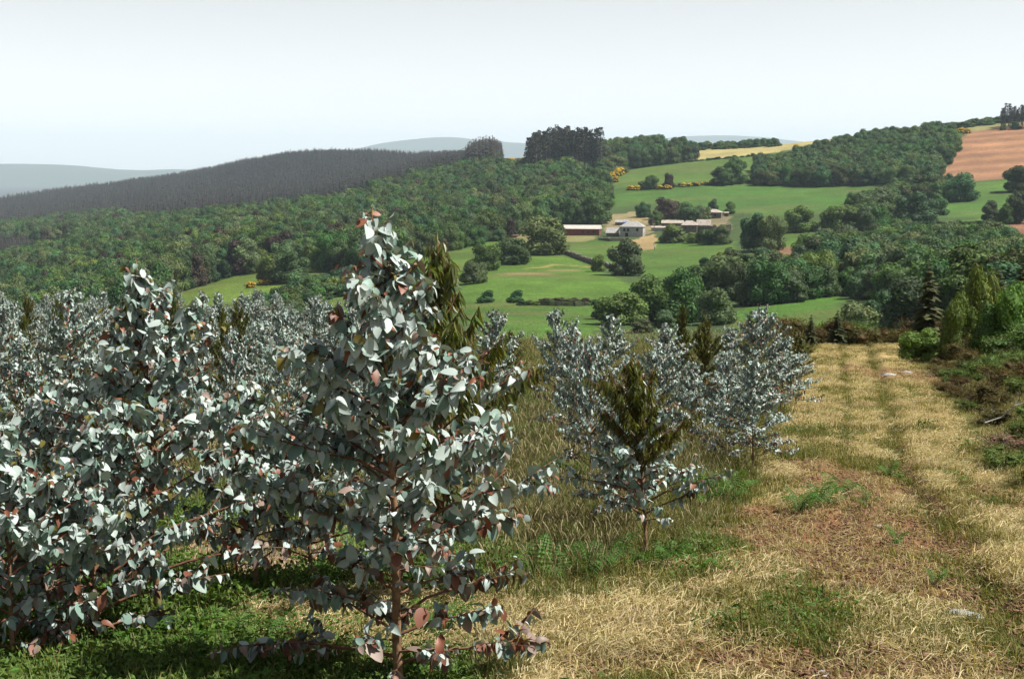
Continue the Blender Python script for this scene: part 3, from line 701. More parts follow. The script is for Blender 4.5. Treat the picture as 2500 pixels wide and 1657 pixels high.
plantation('tall_eucalyptus_block', 'tall dark block of slender trees on the middle skyline', [(1288,392),(1292,372),(1380,362),(1470,366),(1470,390),(1300,396)], 6, (23, 30), 'tall', 23, w=.5, dmin=1000)
plantation('slender_tree_block', 'dark block of slender trees cut off by the right frame edge', [(2443,290),(2448,282),(2530,272),(2560,275),(2560,285)], 5, (13, 17), 'tall', 24, w=.6, dmin=800, dome=.3)
plantation('brown_conifer_patch', 'rust-brown patch of conifers at the left frame edge', [(-80,640),(-80,590),(60,582),(85,600),(70,625),(0,640)], 6, (9, 12), 'plant', 25, w=.5, dmin=700)
# ------------------------------------------------------------------ farm buildings
M_WHITE = mat_plain('whitewashed_wall', (0.46, 0.45, 0.45), 1.2, .25, bump=.1)
M_STONE = mat_plain('stone_wall_face', (0.19, 0.165, 0.15), 2.5, .55)
M_RED = mat_plain('red_brick_face', (0.25, 0.075, 0.055), 1.5, .4)
M_TILE = mat_plain('weathered_tiles', (0.44, 0.39, 0.35), 1.2, .3)
M_TILE2 = mat_plain('grey_slate', (0.36, 0.355, 0.35), 1.2, .3)
M_DARK = mat_plain('dark_opening', (0.02, 0.02, 0.022), 3, .3)
M_WOOD = mat_plain('grey_timber', (0.16, 0.13, 0.11), 4, .4)
M_BLUE = mat_plain('blue_tarpaulin', (0.10, 0.20, 0.55), 2, .2)
M_CLOTH = mat_plain('white_cloth', (0.75, 0.75, 0.73), 4, .1)
M_TROUSER = mat_plain('dark_trousers', (0.05, 0.05, 0.07), 4, .1)
M_SKIN = mat_plain('skin', (0.38, 0.22, 0.15), 4, .1)
def building(name, px, py, wpx, wall_px, label, wall, roof, yaw=-13, depth=0.75, roof_px=8, kind='hip', windows=(), door=None, over=0.3, ridge=0.3):
    p = hit(px, py, 0, 300); k = p[1] / F; W = wpx * k / math.cos(math.radians(yaw)) * .92; Hh = wall_px * k; D = W * depth; R = roof_px * k
    t = empty(name, (p[0], p[1], p[2] - 0.2), math.radians(yaw)); tag(t, label, 'building')
    x0, x1, y0, y1 = -W/2, W/2, 0.0, D
    mb = MB(); mb.box((x0, y0, -1.5), (x1, y1, Hh)); 
    if kind == 'gable':
        for xx in (x0 + .12, x1 - .12):
            s_ = 1 if xx > 0 else -1
            mb.add([(xx, y0, Hh), (xx, y1, Hh), (xx, (y0+y1)/2, Hh + R), (xx - .12*s_*2, y0, Hh), (xx - .12*s_*2, y1, Hh), (xx - .12*s_*2, (y0+y1)/2, Hh + R)], f3=[(0,1,2),(3,5,4)], f4=[(0,2,5,3),(1,4,5,2)])
    mb.obj('wall', wall, t)
    o = over; e = Hh - 0.08; xm0, xm1 = x0 - o, x1 + o; ym0, ym1 = y0 - o, y1 + o; yc = (y0 + y1) / 2; th = 0.16
    mb = MB()
    if kind == 'hip':
        h = min(ridge * W, W / 2 - .1); rx0, rx1 = x0 + h, x1 - h
    elif kind == 'gable': rx0, rx1 = xm0, xm1
    if kind in ('hip', 'gable'):
        top = [(xm0,ym0,e),(xm1,ym0,e),(xm1,ym1,e),(xm0,ym1,e),(rx0,yc,e+R+.1),(rx1,yc,e+R+.1)]
        v = [(a, b, c + th) for a, b, c in top] + top[:4]
        mb.add(v, f4=[(0,1,5,4),(2,3,4,5),(6,9,8,7),(0,6,7,1),(1,7,8,2),(2,8,9,3),(3,9,6,0)], f3=[(1,2,5),(3,0,4)])
    else:   # single slope rising to the back
        v = [(xm0,ym0,e),(xm1,ym0,e),(xm1,ym1,e+R),(xm0,ym1,e+R)]
        v = [(a, b, c + th) for a, b, c in v] + v
        mb.add(v, f4=[(0,1,2,3),(4,7,6,5),(0,4,5,1),(1,5,6,2),(2,6,7,3),(3,7,4,0)])
        mb.box((x0 + .1, y1 - .3, Hh), (x1 - .1, y1 - .05, Hh + R - .15))
    mb.obj('roof', roof, t)
    for fx, fz, w, h in windows:
        wx = x0 + fx * W; wz = fz * Hh; m2 = MB(); m2.box((wx - w/2, y0 - .06, wz - h/2), (wx + w/2, y0 + .05, wz + h/2)); wo_ = m2.obj('window', M_DARK, t)
        m3 = MB(); m3.box((wx - w/2 - .12, y0 - .10, wz - h/2 - .12), (wx + w/2 + .12, y0 + .02, wz - h/2 - .003)); m3.obj('sill', M_STONE, wo_)
    if door is not None:
        m2 = MB(); m2.box((x1 - .04, y0 + D * door - .6, -.2), (x1 + .06, y0 + D * door + .6, 2.1)); m2.obj('door', M_WOOD, t)
    return t
building('farmhouse', 1541, 578, 60, 25, 'white farmhouse with grey hipped roof and small upper windows', M_WHITE, M_TILE2, roof_px=12, windows=[(.20,.72,.9,1.1),(.36,.72,.9,1.1),(.76,.74,.9,1.1),(.3,.22,1.2,1.6)], door=.5, depth=.75)
building('lean_to', 1494, 578, 30, 10, 'low lean-to with sloping roof against the white farmhouse', M_STONE, M_TILE2, kind='mono', roof_px=12)
building('barn', 1418, 575, 96, 17, 'long red brick barn with pale low roof', M_RED, mat_plain('pale_sheeting', (0.55, 0.52, 0.48), 1, .15), yaw=-12, kind='gable', depth=.42, roof_px=8, door=.5, windows=[(.55,.55,.8,.7),(.7,.55,.8,.7),(.85,.55,.8,.7)])
building('shed', 1517, 550, 32, 8, 'small grey-roofed shed behind the white farmhouse', M_STONE, M_TILE2, kind='gable', roof_px=5, depth=.8)
building('long_shed', 1641, 553, 54, 9, 'long low stone shed with pale roof beside the bronze tree', M_STONE, M_TILE, kind='gable', roof_px=6, depth=.45, windows=[(.3,.5,.7,.6),(.7,.5,.7,.6)])
building('stone_house', 1682, 569, 40, 20, 'grey stone house with brownish hipped roof', M_STONE, M_TILE, roof_px=10, depth=.8, windows=[(.25,.7,.5,.5),(.75,.75,.5,.5)], yaw=-10)
building('stone_cottage', 1718, 562, 34, 13, 'stone cottage with steep pale roof', M_STONE, M_TILE, kind='gable', roof_px=13, depth=.7, yaw=-8)
building('upper_house', 1737, 534, 48, 16, 'upper stone house with pale hipped roof', M_STONE, M_TILE, roof_px=7, depth=.7, yaw=-15, windows=[(.3,.6,.7,.8),(.7,.6,.7,.8)], door=.5)
building('white_hut', 1606, 564, 34, 9, 'low white hut right of the farmhouse', M_WHITE, M_TILE, kind='mono', roof_px=3, depth=.5)
building('left_shed', 1235, 581, 56, 7, 'low reddish shed at the edge of the wood', M_RED, M_WOOD, kind='mono', roof_px=2, depth=.4, yaw=-12)
building('small_outhouse', 1279, 572, 22, 8, 'small outhouse with pale roof beside the big oak', M_STONE, M_TILE, kind='mono', roof_px=5, depth=.8)
building('brick_hut', 1773, 528, 10, 9, 'tiny brick hut right of the upper house', M_RED, M_TILE, kind='mono', roof_px=2, depth=.9)
def wall_line(name, pts, h, th, label, mat, seed):
    r = np.random.default_rng(seed); t = empty(name, tuple(hit(*pts[0], 0, 100))); tag(t, label, 'wall')
    W = [hit(px, py, 0, 100) for px, py in pts]; P = []
    for a, b in zip(W[:-1], W[1:]):
        n = max(2, int(np.hypot(*(b-a)[:2]) / 1.3))
        for k in range(n): P.append(a + (b-a) * k / n)
    P = np.array(P + [W[-1]]); P[:, 2] = ground_z(P[:, 0], P[:, 1]); o = np.array(t.location); mb = MB()
    for a, b in zip(P[:-1], P[1:]):
        d = (b-a)[:2] / (np.linalg.norm((b-a)[:2]) + 1e-6); n_ = np.array([-d[1], d[0], 0]) * th * r.uniform(.8, 1.2) / 2; hh = h * r.uniform(.7, 1.15); g = np.array([d[0], d[1], 0]) * .05
        a_, b_ = a - o + g, b - o - g; dn = np.array([0, 0, -.6]); up = np.array([0, 0, hh])
        mb.add([a_-n_+dn, b_-n_+dn, b_+n_+dn, a_+n_+dn, a_-n_*.7+up, b_-n_*.7+up*r.uniform(.85,1), b_+n_*.7+up*r.uniform(.85,1), a_+n_*.7+up], f4=[(0,1,5,4),(1,2,6,5),(2,3,7,6),(3,0,4,7),(4,5,6,7)])
    mb.obj('masonry', mat, t)
wall_line('stone_wall', [(1345,610),(1372,618),(1400,628),(1450,646),(1496,657)], 1.6, .9, 'dark stone field wall running down from the big oak to the lone pale tree', M_STONE, 1)
wall_line('stone_wall', [(1702,566),(1740,566),(1785,563)], 2.6, .8, 'tall stone terrace wall right of the stone house', M_STONE, 2)
wall_line('stone_wall', [(1462,586),(1490,589),(1535,588)], 1.2, .7, 'garden wall in front of the white farmhouse', M_STONE, 3)
wall_line('earth_bank', [(1270,744),(1340,746),(1400,747),(1470,744)], .9, 1.2, 'low dark bank dividing the two nearest valley meadows', mat_plain('dark_bank', (0.05, 0.065, 0.03), 1, .5), 4)
wall_line('earth_bank', [(2240,556),(2300,551),(2380,547),(2460,546)], 1.2, 1.4, 'dark bank along the meadow at the right', bpy.data.materials['dark_bank'], 5)
def pole(px, py, hpx, label):
    p = hit(px, py, 0, 300); h = hpx * p[1] / F; t = empty('utility_pole', tuple(p)); tag(t, label, 'pole', 'utility poles at the farm')
    mb = MB(); mb.tube([(0,0,-.5),(0,0,h*.5),(0,0,h)], [.17,.15,.12], 8); mb.obj('post', M_WOOD, t)
    mb = MB(); mb.box((-.7,-.06,h-.7),(.7,.06,h-.55)); c = mb.obj('crossarm', M_WOOD, t)
    mb = MB(); mb.box((-.55,-.05,h-.545),(-.45,.05,h-.4)); mb.box((.45,-.05,h-.545),(.55,.05,h-.4)); mb.obj('insulator', M_WHITE, c)
pole(1592, 562, 32, 'utility pole standing right of the white farmhouse')
pole(1597, 564, 28, 'shorter utility pole right of the white farmhouse')
pole(1470, 552, 14, 'short pole behind the right end of the barn')
def tarp():
    p = hit(1528, 552, 0, 300); r = np.random.default_rng(5); mb = MB(); n = 7
    g = [[(i-3) * .5, (j-3) * .4, 2.2 + r.uniform(-.15, .15) - .12 * (abs(i-3) + abs(j-3))] for j in range(n) for i in range(n)]
    mb.add(g, f4=[(j*n+i, j*n+i+1, (j+1)*n+i+1, (j+1)*n+i) for j in range(n-1) for i in range(n-1)])
    o = mb.obj('tarpaulin', M_BLUE); o.location = tuple(p); tag(o, 'small blue tarpaulin behind the white farmhouse roof', 'tarpaulin')
tarp()
def skin_body(pts, edges, radii, mat, name, parent):
    me = bpy.data.meshes.new(name); me.from_pydata(pts, edges, []); o = link(bpy.data.objects.new(name, me), parent)
    sk = o.modifiers.new('skin', 'SKIN'); sv_ = me.skin_vertices[0].data if me.skin_vertices else None
    if sv_ is None:
        bpy.context.view_layer.objects.active = o; me.attributes  # layer is created with the modifier
    sv_ = me.skin_vertices[0].data if me.skin_vertices else None
    if sv_ is not None:
        for i, rr in enumerate(radii): sv_[i].radius = rr if isinstance(rr, tuple) else (rr, rr)
        sv_[0].use_root = True
    ss = o.modifiers.new('smooth', 'SUBSURF'); ss.levels = 1; ss.render_levels = 1
    me.materials.append(mat); return o
def person():
    p = hit(1598, 610, 0, 300); t = empty('person', tuple(p), math.radians(20)); tag(t, 'person in a white top and dark trousers standing at the corner of the brown patch', 'person')
    mb = MB()   # one continuous figure made of rings, legs to head
    def ringed(pts, rad, col): mb.tube(pts, rad, 8, col)
    for s in (-1, 1):
        ringed([(s*.10,-.03,.0),(s*.10,0,.08),(s*.10,.0,.45),(s*.09,0,.80),(s*.06,0,.95)], [.05,.055,.06,.085,.10], (0.05,.05,.07))
    ringed([(0,0,.86),(0,0,1.0),(0,0,1.25),(0,0,1.42),(0,0,1.5)], [.15,.15,.17,.17,.07], (.75,.75,.73))
    for s in (-1, 1):
        ringed([(s*.16,0,1.42),(s*.24,.02,1.15),(s*.22,-.08,.88)], [.06,.05,.035], (.75,.75,.73))
        ringed([(s*.22,-.08,.88),(s*.22,-.10,.80),(s*.21,-.12,.73)], [.035,.04,.02], (.38,.22,.15))
    ringed([(0,0,1.48),(0,-.01,1.56),(0,-.02,1.63),(0,-.01,1.71),(0,0,1.75)], [.05,.085,.10,.09,.04], (.38,.22,.15))
    mb.obj('body', mat_veg('person_surface', transl=0, var=0, hue=0), t, smooth=True)
    mb = MB(); mb.tube([(0,.02,1.64),(0,.015,1.72),(0,.01,1.77)], [.108,.098,.04], 8, (.04,.03,.02)); mb.obj('hair', bpy.data.materials['person_surface'], t, smooth=True)
person()
# broom in yellow flower
r_ = np.random.default_rng(31)
def brooms(pts, place, wpx=16, hpx=10):
    for px, py in pts:
        p = hit(px, py, 0, 100); k = p[1] / F; s = r_.uniform(.8, 1.3)
        make_tree('broom', p[0], p[1], wpx * k * s, hpx * k * s, 'yellow flowering broom bush ' + place, 'broom bushes ' + place, 'broom_bush', r_, 'bush')
brooms([(1492,440),(1500,436),(1508,431),(1515,427),(1503,445)], 'on the edge of the wood above the farm', 18, 16)
brooms([(1538,400),(1556,405),(1560,398),(1575,396),(1618,386),(1634,384),(1650,383),(1668,387),(1690,384)], 'on the pale slope near the skyline', 18, 12)
brooms([(1540,464),(1556,464),(1612,462),(1630,462),(1668,456),(1685,455),(1703,454),(1720,452),(1742,448),(1808,446)], 'along the hedge between the two upper meadows', 20, 10)
brooms([(112,590),(126,588),(140,588),(158,588),(186,587),(196,586)], 'in a row beside the brown conifers', 13, 11)
brooms([(612,702),(640,696),(655,694)], 'at the upper end of the sloping meadow', 20, 13)
brooms([(2326,489)], 'under the round tree by the ploughed slope', 22, 16)
brooms([(2325,330),(2345,324),(2360,326)], 'beside the copse at the top of the ploughed field', 18, 10)
brooms([(1180,396),(1200,395),(1222,395),(1250,394),(1280,394)], 'below the dark conifer block', 20, 8)
brooms([(1945,362),(2310,360)], 'at the edge of the copse', 18, 10)
for px in (1330,1352,1375,1400,1425):
    p = hit(px, 744, 0, 100); make_tree('bronze', p[0], p[1], 3.2, 1.5, 'low rusty bush on the bank between the nearest meadows', 'rusty bushes on the bank', 'rusty_bush', r_, 'bush')
for px in range(1275, 1480, 14):
    p = hit(px + r_.uniform(-4, 4), 745, 0, 100); make_tree('bush', p[0], p[1], r_.uniform(1.5, 3), r_.uniform(.7, 1.3), 'small dark hedge plant on the bank between the nearest meadows', 'hedge plants on the near bank', 'hedge_bush', r_, 'bush')
for px in range(2190, 2470, 17):
    p = hit(px + r_.uniform(-4, 4), 552 - (px - 2240) * .03, 0, 100); make_tree('bush', p[0], p[1], r_.uniform(3, 5), r_.uniform(1.2, 2.2), 'dark hedge plant on the bank of the meadow right of the farm', 'hedge plants on the right bank', 'hedge_bush', r_, 'bush')
for px in range(1560, 1860, 13):
    p = hit(px + r_.uniform(-4, 4), 462 - (px - 1560) * .06, 0, 100); make_tree('bush', p[0], p[1], r_.uniform(3, 6), r_.uniform(1.0, 2.4), 'low hedge plant between the two upper meadows', 'hedge plants between the upper meadows', 'hedge_bush', r_, 'bush')
for px in range(1545, 1850, 14):
    p = hit(px + r_.uniform(-4, 4), 408 - (px - 1545) * .09, 0, 100); make_tree('bush', p[0], p[1], r_.uniform(3, 7), r_.uniform(1.0, 2.2), 'low hedge plant under the pale skyline field', 'hedge plants under the pale field', 'hedge_bush', r_, 'bush')
# ------------------------------------------------------------------ young eucalyptus
M_EUC = mat_veg('eucalyptus_leaf', transl=0.08, tint=(1.0, 0.9, 0.2), rough=0.5, spec=0.3, var=0.10, hue=0.008)
M_OLIVE = mat_veg('eucalyptus_adult_leaf', transl=0.35, tint=(1.7, 1.5, 0.35), rough=0.4, spec=0.45, var=0.2, hue=0.015)
M_TRUNK = mat_plain('eucalyptus_bark', (0.27, 0.165, 0.095), 25, .5)
M_TWIG = mat_plain('eucalyptus_twig', (0.19, 0.095, 0.06), 25, .3)
SILVER = np.array((0.44, 0.535, 0.52)); TEAL = np.array((0.20, 0.31, 0.265)); RUST = np.array((0.23, 0.085, 0.05)); DUSK = np.array((0.27, 0.20, 0.17)); YOUNG = np.array((0.17, 0.145, 0.03)); OLIVE = np.array((0.092, 0.122, 0.020))
def leaf_template(kind):
    """unit leaf along +X, face +Z"""
    T8 = np.array([0, .06, .2, .4, .6, .8, .93, 1.0])
    if kind == 'ovate': t = T8; w = np.array([.05, .18, .26, .285, .245, .15, .065, 0.0]); curl = -0.45; fold = .14
    elif kind == 'curled': t = T8; w = np.array([.05, .17, .24, .255, .21, .125, .05, 0.0]); curl = -1.0; fold = .24
    elif kind == 'broad': t = T8; w = np.array([.08, .23, .32, .345, .30, .20, .09, 0.0]); curl = -0.2; fold = .07
    elif kind == 'far': t = np.array([0, .35, 1.0]); w = np.array([.06, .36, 0.0]); curl = -.2; fold = .2
    elif kind == 'sickle': t = np.array([0, .25, .6, 1.0]); w = np.array([.02, .080, .068, 0.0]); curl = -.1; fold = .03
    n = len(t); bend = .10 * np.sin(t * math.pi) if kind == 'sickle' else 0 * t
    z = curl * t * t * .5; t0 = t; t = t * (1 - .18 * abs(curl) * t) if kind in ('ovate', 'curled') else t
    mid = np.stack([t, bend, z], 1); lf = np.stack([t, bend + w, z + w * fold * 2 - .0], 1); rt = np.stack([t, bend - w, z + w * fold * 2], 1)
    v = np.concatenate([mid, lf[:-1], rt[:-1]]); q = []; tr = []
    L0, R0 = n, n + n - 1
    for i in range(n - 2):
        q += [(i, i+1, L0+i+1, L0+i), (i+1, i, R0+i, R0+i+1)]
    i = n - 2; tr += [(i, i+1, L0+i), (i+1, i, R0+i)]
    return v, np.array(q).reshape(-1, 4), np.array(tr)
LT = {k: leaf_template(k) for k in ('ovate', 'curled', 'broad', 'far', 'sickle')}
def leaves_mesh(name, kinds, P, D, N_, L, C, mats, mat_idx=None):
    """merge leaves: arrays of position, direction, normal, length, colour; kinds: template name per leaf"""
    mb = MB(); kinds = np.array(kinds)
    for k in np.unique(kinds):
        m = kinds == k; v, q, tr = LT[k]; p, d, n, l, c = P[m], D[m], N_[m], L[m], C[m]; b = np.cross(n, d)
        w = p[:, None] + l[:, None, None] * (v[None, :, 0, None] * d[:, None] + v[None, :, 1, None] * b[:, None] + v[None, :, 2, None] * n[:, None])
        nv = len(v); off = np.arange(len(p)) * nv
        mb.add(w.reshape(-1, 3), f3=(tr[None] + off[:, None, None]).reshape(-1, 3), f4=(q[None] + off[:, None, None]).reshape(-1, 4), col=np.repeat(c, nv, axis=0))
    return mb.mesh(name, mats, smooth=True)
def euc(seed, H=2.0, open_az=None, R=0.55, nbr=44, leaf=0.095, olive_from=2.0, low=0.14, twigs=3, lean=(0, 0), clear=0.0, dens=1.0):
    """trunk polyline, branch polylines and leaf arrays of one young tree"""
    r = np.random.default_rng(seed)
    z = np.linspace(0, H, 9); wob = np.cumsum(r.normal(0, .006 * H, (9, 2)), axis=0); wob -= wob[0]
    tp = np.stack([wob[:, 0] + lean[0] * (z/H) ** 1.5, wob[:, 1] + lean[1] * (z/H) ** 1.5, z], 1); tr = np.interp(z / H, [0, .5, 1], [.021, .012, .0025]) * H / 2
    at = lambda zz: np.array([np.interp(zz, z, tp[:, i]) for i in range(3)])
    BR = []; P = []; D = []; N_ = []; L = []; C = []; K = []
    KN = np.array(['ovate', 'curled', 'broad', 'sickle'])
    def leafy(pts, f0, tz, sz, olive, dn=1.0):
        seg = np.linalg.norm(np.diff(pts, axis=0), axis=1); tot = seg.sum(); s = np.concatenate([[0], np.cumsum(seg)])
        step = (.040 if not olive else .012) * leaf / .095 / dens / dn; n = max(2, int(tot * (1 - f0) / step))
        tip = np.arange(n + 1) / n; f = (f0 + (1 - f0) * tip) * tot
        i = np.clip(np.searchsorted(s, f + 1e-6), 1, len(pts) - 1); dv = pts[i] - pts[i-1]
        q = pts[i-1] + dv * np.clip((f - s[i-1]) / (seg[i-1] + 1e-9), 0, 1)[:, None]; ax = unit_rows(dv)
        e1 = np.cross(ax, (0, 0, 1.0)); bad = np.linalg.norm(e1, axis=1) < .05; e1[bad] = (1.0, 0, 0); e1 = unit_rows(e1); e2 = np.cross(e1, ax)
        ph = r.uniform(0, 3) + (np.arange(n + 1) + 1) * math.pi / 2; o1 = np.cos(ph)[:, None] * e1 + np.sin(ph)[:, None] * e2
        out = np.concatenate([o1, -o1]); q = np.concatenate([q, q]); ax = np.concatenate([ax, ax]); tip = np.concatenate([tip, tip])
        m = r.random(len(q)) > .06; out, q, ax, tip = out[m], q[m], ax[m], tip[m]; k = len(q); down = np.array([0, 0, -1.0])
        if olive:
            d = unit_rows(out * .35 + ax * .25 + down + r.normal(0, .16, (k, 3))); ln = leaf * .92 * r.uniform(.6, 1.2, k)
            col = OLIVE * r.uniform(.5, 1.6, (k, 1)) * np.where(r.random((k, 1)) < .2, np.array([1.3, .8, .6]), 1.0)
            nn = unit_rows(np.cross(d, r.normal(size=(k, 3)))); kd = np.full(k, 3)
        else:
            d = unit_rows(out + ax * r.uniform(.2, .6, (k, 1)) + down * r.uniform(.25, 1.5, (k, 1)) + r.normal(0, .18, (k, 3)))
            ln = leaf * sz * np.interp(tip, [0, .5, .85, 1], [.8, 1.08, .85, .5]) * r.uniform(.62, 1.28, k)
            u = r.random(k); lowf = np.clip((.36 - tz) / .25, 0, 1); tipc = (tip > .86) & (u > .62) & (tz > .45)
            base = np.where((u < .035 + .20 * lowf)[:, None], RUST * .95, np.where((u < .07 + .38 * lowf)[:, None], DUSK, np.where((u < .37 + .25 * lowf)[:, None], TEAL, np.where(tipc[:, None], np.where((u < .88)[:, None], YOUNG, RUST * 1.3), SILVER))))
            col = base * r.uniform(.80, 1.15, (k, 1)); kd = np.searchsorted([.42, .78, 1.01], r.random(k))
            up = np.array([0, 0, .8]) + q * np.array([1, 1, 0]) / (R + .01) * .5 + r.normal(0, .5, (k, 3)); nn = unit_rows(up - d * (up * d).sum(1)[:, None])
        P.append(q); D.append(d); N_.append(nn); L.append(ln); C.append(col); K.append(KN[kd])
    a0 = r.uniform(0, 6.28)
    for k in range(nbr):
        t = low + (.95 - low) * (max(0, k + r.uniform(-.3, .3)) / nbr) ** .93; t = min(max(t, low), .96); az = a0 + k * 2.399 + r.uniform(-.35, .35)
        prof = np.interp(t, [0, .1, .25, .42, .62, .8, .92, 1], [.80, .98, 1.0, .96, .74, .38, .20, .09]); ln = R * prof * (r.uniform(.55, 1.05) if r.random() < .72 else r.uniform(1.05, 1.32))
        if open_az is not None and t < .42 and math.cos(az - open_az) > .25: ln *= .4
        el = math.radians(np.interp(t, [0, .3, .7, 1], [14, 26, 46, 62]) + r.uniform(-9, 9)); ol = t > olive_from + r.normal(0, .11)
        if ol: el = min(1.3, el + .20); ln *= 1.15
        d = np.array([math.cos(az) * math.cos(el), math.sin(az) * math.cos(el), math.sin(el)])
        q0 = at(t * H); m_ = 5; fr = np.linspace(0, 1, m_)
        droop = -.18 * ln * fr ** 2.2 * (1.3 - t); pts = q0 + fr[:, None] * d * ln * (1.15 if not ol else 1.0); pts[:, 2] += droop + (.10 * ln * fr ** 2 if ol else 0)
        pts[1:-1] += r.normal(0, .012 * ln, (m_ - 2, 3))
        BR.append([(pts, np.linspace(.0075, .0018, m_) * (.5 + ln))])
        f0 = np.interp(t, [0, .2, .4, .8], [.64, .46, .28, .12]) if not ol else .06; leafy(pts, f0, t, 1.0, ol)
        if ln > .22:
            for j in range(twigs):
                f = r.uniform(.30, .85); q = np.array([np.interp(f, fr, pts[:, i]) for i in range(3)]); sd_ = np.cross(d, (0, 0, 1.0)) * r.choice([-1, 1])
                dd = d * .75 + sd_ * r.uniform(.45, .95) + np.array([0, 0, r.uniform(-.1, .45)]); dd /= np.linalg.norm(dd); l2 = ln * r.uniform(.22, .42)
                p2 = q + np.linspace(0, 1, 3)[:, None] * dd * l2; p2[-1, 2] -= .08 * l2
                BR[-1].append((p2, np.array([.0032, .0022, .0012]))); leafy(p2, .15, t, .85, ol)
    # leader
    top = np.array([at(zz) for zz in np.linspace(.78 * H, H, 5)]); leafy(top, 0.0, .95, .70, olive_from < .9, .85 if olive_from > .9 else .4)
    return dict(tp=tp, tr=tr, BR=BR, P=np.concatenate(P), D=np.concatenate(D), N=np.concatenate(N_), L=np.concatenate(L), C=np.concatenate(C), K=np.concatenate(K))
def trunk_obj(e, name='trunk', parent=None, k=8):
    mb = MB(); pts = np.concatenate([e['tp'][:1] - (0, 0, .15), e['tp']]); mb.tube(pts, np.concatenate([[e['tr'][0] * 1.25], e['tr']]), k); return mb.obj(name, M_TRUNK, parent, smooth=True)
def leaf_mats(kinds): return np.where(np.asarray(kinds) == 'sickle', 1, 0)
LEAFMESH = {}
def leaf_data(kind, col):
    """shared leaf meshes: template x a few colours"""
    pal = [('s0', SILVER), ('s1', SILVER * .86), ('s2', SILVER * 1.08), ('t', TEAL), ('r', RUST), ('d', DUSK), ('y', YOUNG)] if kind != 'sickle' else [('o0', OLIVE * .7), ('o1', OLIVE), ('o2', OLIVE * 1.5), ('o3', OLIVE * np.array([1.3, .8, .6]))]
    i = int(np.argmin([np.abs(c - col).sum() for _, c in pal])); key = (kind, pal[i][0])
    if key not in LEAFMESH:
        v, q, t = LT[kind]; LEAFMESH[key] = mesh_np('leaf', v, [q, t], np.broadcast_to(pal[i][1], (len(v), 3)), (M_OLIVE if kind == 'sickle' else M_EUC,), smooth=True)
    return LEAFMESH[key]
def near_euc(px, py, top, rpx, label, seed, nobj=280, **kw):
    """a tree near enough that its branches and its leaves are told apart"""
    p = hit(px, py, 0, 3); d = p[1]; k = d / F; H = (py - top) * k * 1.02; R = rpx * k
    e = euc(seed, H=H, R=R, open_az=math.atan2(-p[1], -p[0]), **kw); t = empty('eucalyptus_tree', (p[0], p[1], p[2] - .02)); tag(t, label, 'tree', 'young eucalyptus trees near the camera')
    trunk_obj(e, parent=t, k=9)
    for br in e['BR']:
        mb = MB()
        for pts, rad in br: mb.tube(pts, rad, 5 if len(pts) > 3 else 4)
        mb.obj('branch', M_TWIG, t, smooth=True)
    toc = -np.array([p[0], p[1], 0]); toc /= np.linalg.norm(toc); view = np.array(p) + (0, 0, H * .5) - np.array([0, 0, EYE]); view /= np.linalg.norm(view)
    face = np.abs((e['N'] * view).sum(1)) * .35 + .65; r = np.random.default_rng(seed + 5)
    score = (e['P'] @ toc) / R * .75 + e['L'] / .1 * .5 * face + (e['P'][:, 2] / H > .8) * .5 + r.uniform(0, .35, len(e['L']))
    pick = np.zeros(len(score), bool); pick[np.argsort(-score)[:nobj]] = True
    for i in np.where(pick)[0]:
        dd, nn, l = e['D'][i], e['N'][i], e['L'][i]; b = np.cross(nn, dd)
        o = bpy.data.objects.new('leaf', leaf_data(str(e['K'][i]), e['C'][i])); COL.objects.link(o); o.parent = t
        o.matrix_local = Matrix([[dd[0]*l, b[0]*l, nn[0]*l, e['P'][i][0]], [dd[1]*l, b[1]*l, nn[1]*l, e['P'][i][1]], [dd[2]*l, b[2]*l, nn[2]*l, e['P'][i][2]], [0, 0, 0, 1]])
    for nm, msk, mt in (('foliage', ~pick & (e['K'] != 'sickle'), M_EUC), ('hanging_foliage', ~pick & (e['K'] == 'sickle'), M_OLIVE)):
        if msk.sum() == 0: continue
        f = link(bpy.data.objects.new(nm, leaves_mesh(nm, e['K'][msk], e['P'][msk], e['D'][msk], e['N'][msk], e['L'][msk], e['C'][msk], (mt,))), t); f['kind'] = 'stuff'
    print(label, round(d, 1), 'H', round(H, 2), 'leaves', len(score))
    return t
near_euc(975, 1705, 470, 335, 'largest silver-leaved young eucalyptus with its bare lower trunk in the middle foreground', 501, nbr=92, leaf=.078, dens=1.2, twigs=5, low=.07, lean=(-.12, 0))
near_euc(1100, 1480, 550, 235, 'olive-topped eucalyptus with narrow hanging leaves close behind the largest silver one', 502, nobj=250, nbr=70, leaf=.095, olive_from=.38, twigs=3, lean=(-.03, 0))
near_euc(395, 1545, 605, 310, 'tall silver eucalyptus with slim leafy spire left of the largest one', 503, nbr=70, leaf=.070, dens=1.1, twigs=4, low=.16, lean=(-.09, 0))
near_euc(232, 1615, 985, 290, 'bushy teal-silver eucalyptus in front of the tall spired one', 504, nbr=60, leaf=.070, dens=1.1, twigs=4, low=.09)
near_euc(35, 1665, 1000, 250, 'silver eucalyptus at the left frame edge with reddish lower leaves', 505, nbr=56, leaf=.070, dens=1.1, twigs=4, low=.1)
near_euc(1575, 1372, 858, 165, 'olive-topped eucalyptus beside the track with silver lower branches', 506, nobj=280, nbr=84, leaf=.066, olive_from=.52, low=.22, twigs=3, lean=(-.12, 0))
near_euc(620, 1470, 900, 190, 'bushy silver eucalyptus half hidden between the two tall near ones', 507, nobj=220, nbr=60, leaf=.068, dens=1.1, twigs=4, low=.15)
near_euc(130, 1500, 905, 230, 'silver eucalyptus with thin trunk between the left edge tree and the tall spired one', 508, nobj=160, nbr=54, leaf=.066, twigs=4, low=.15)
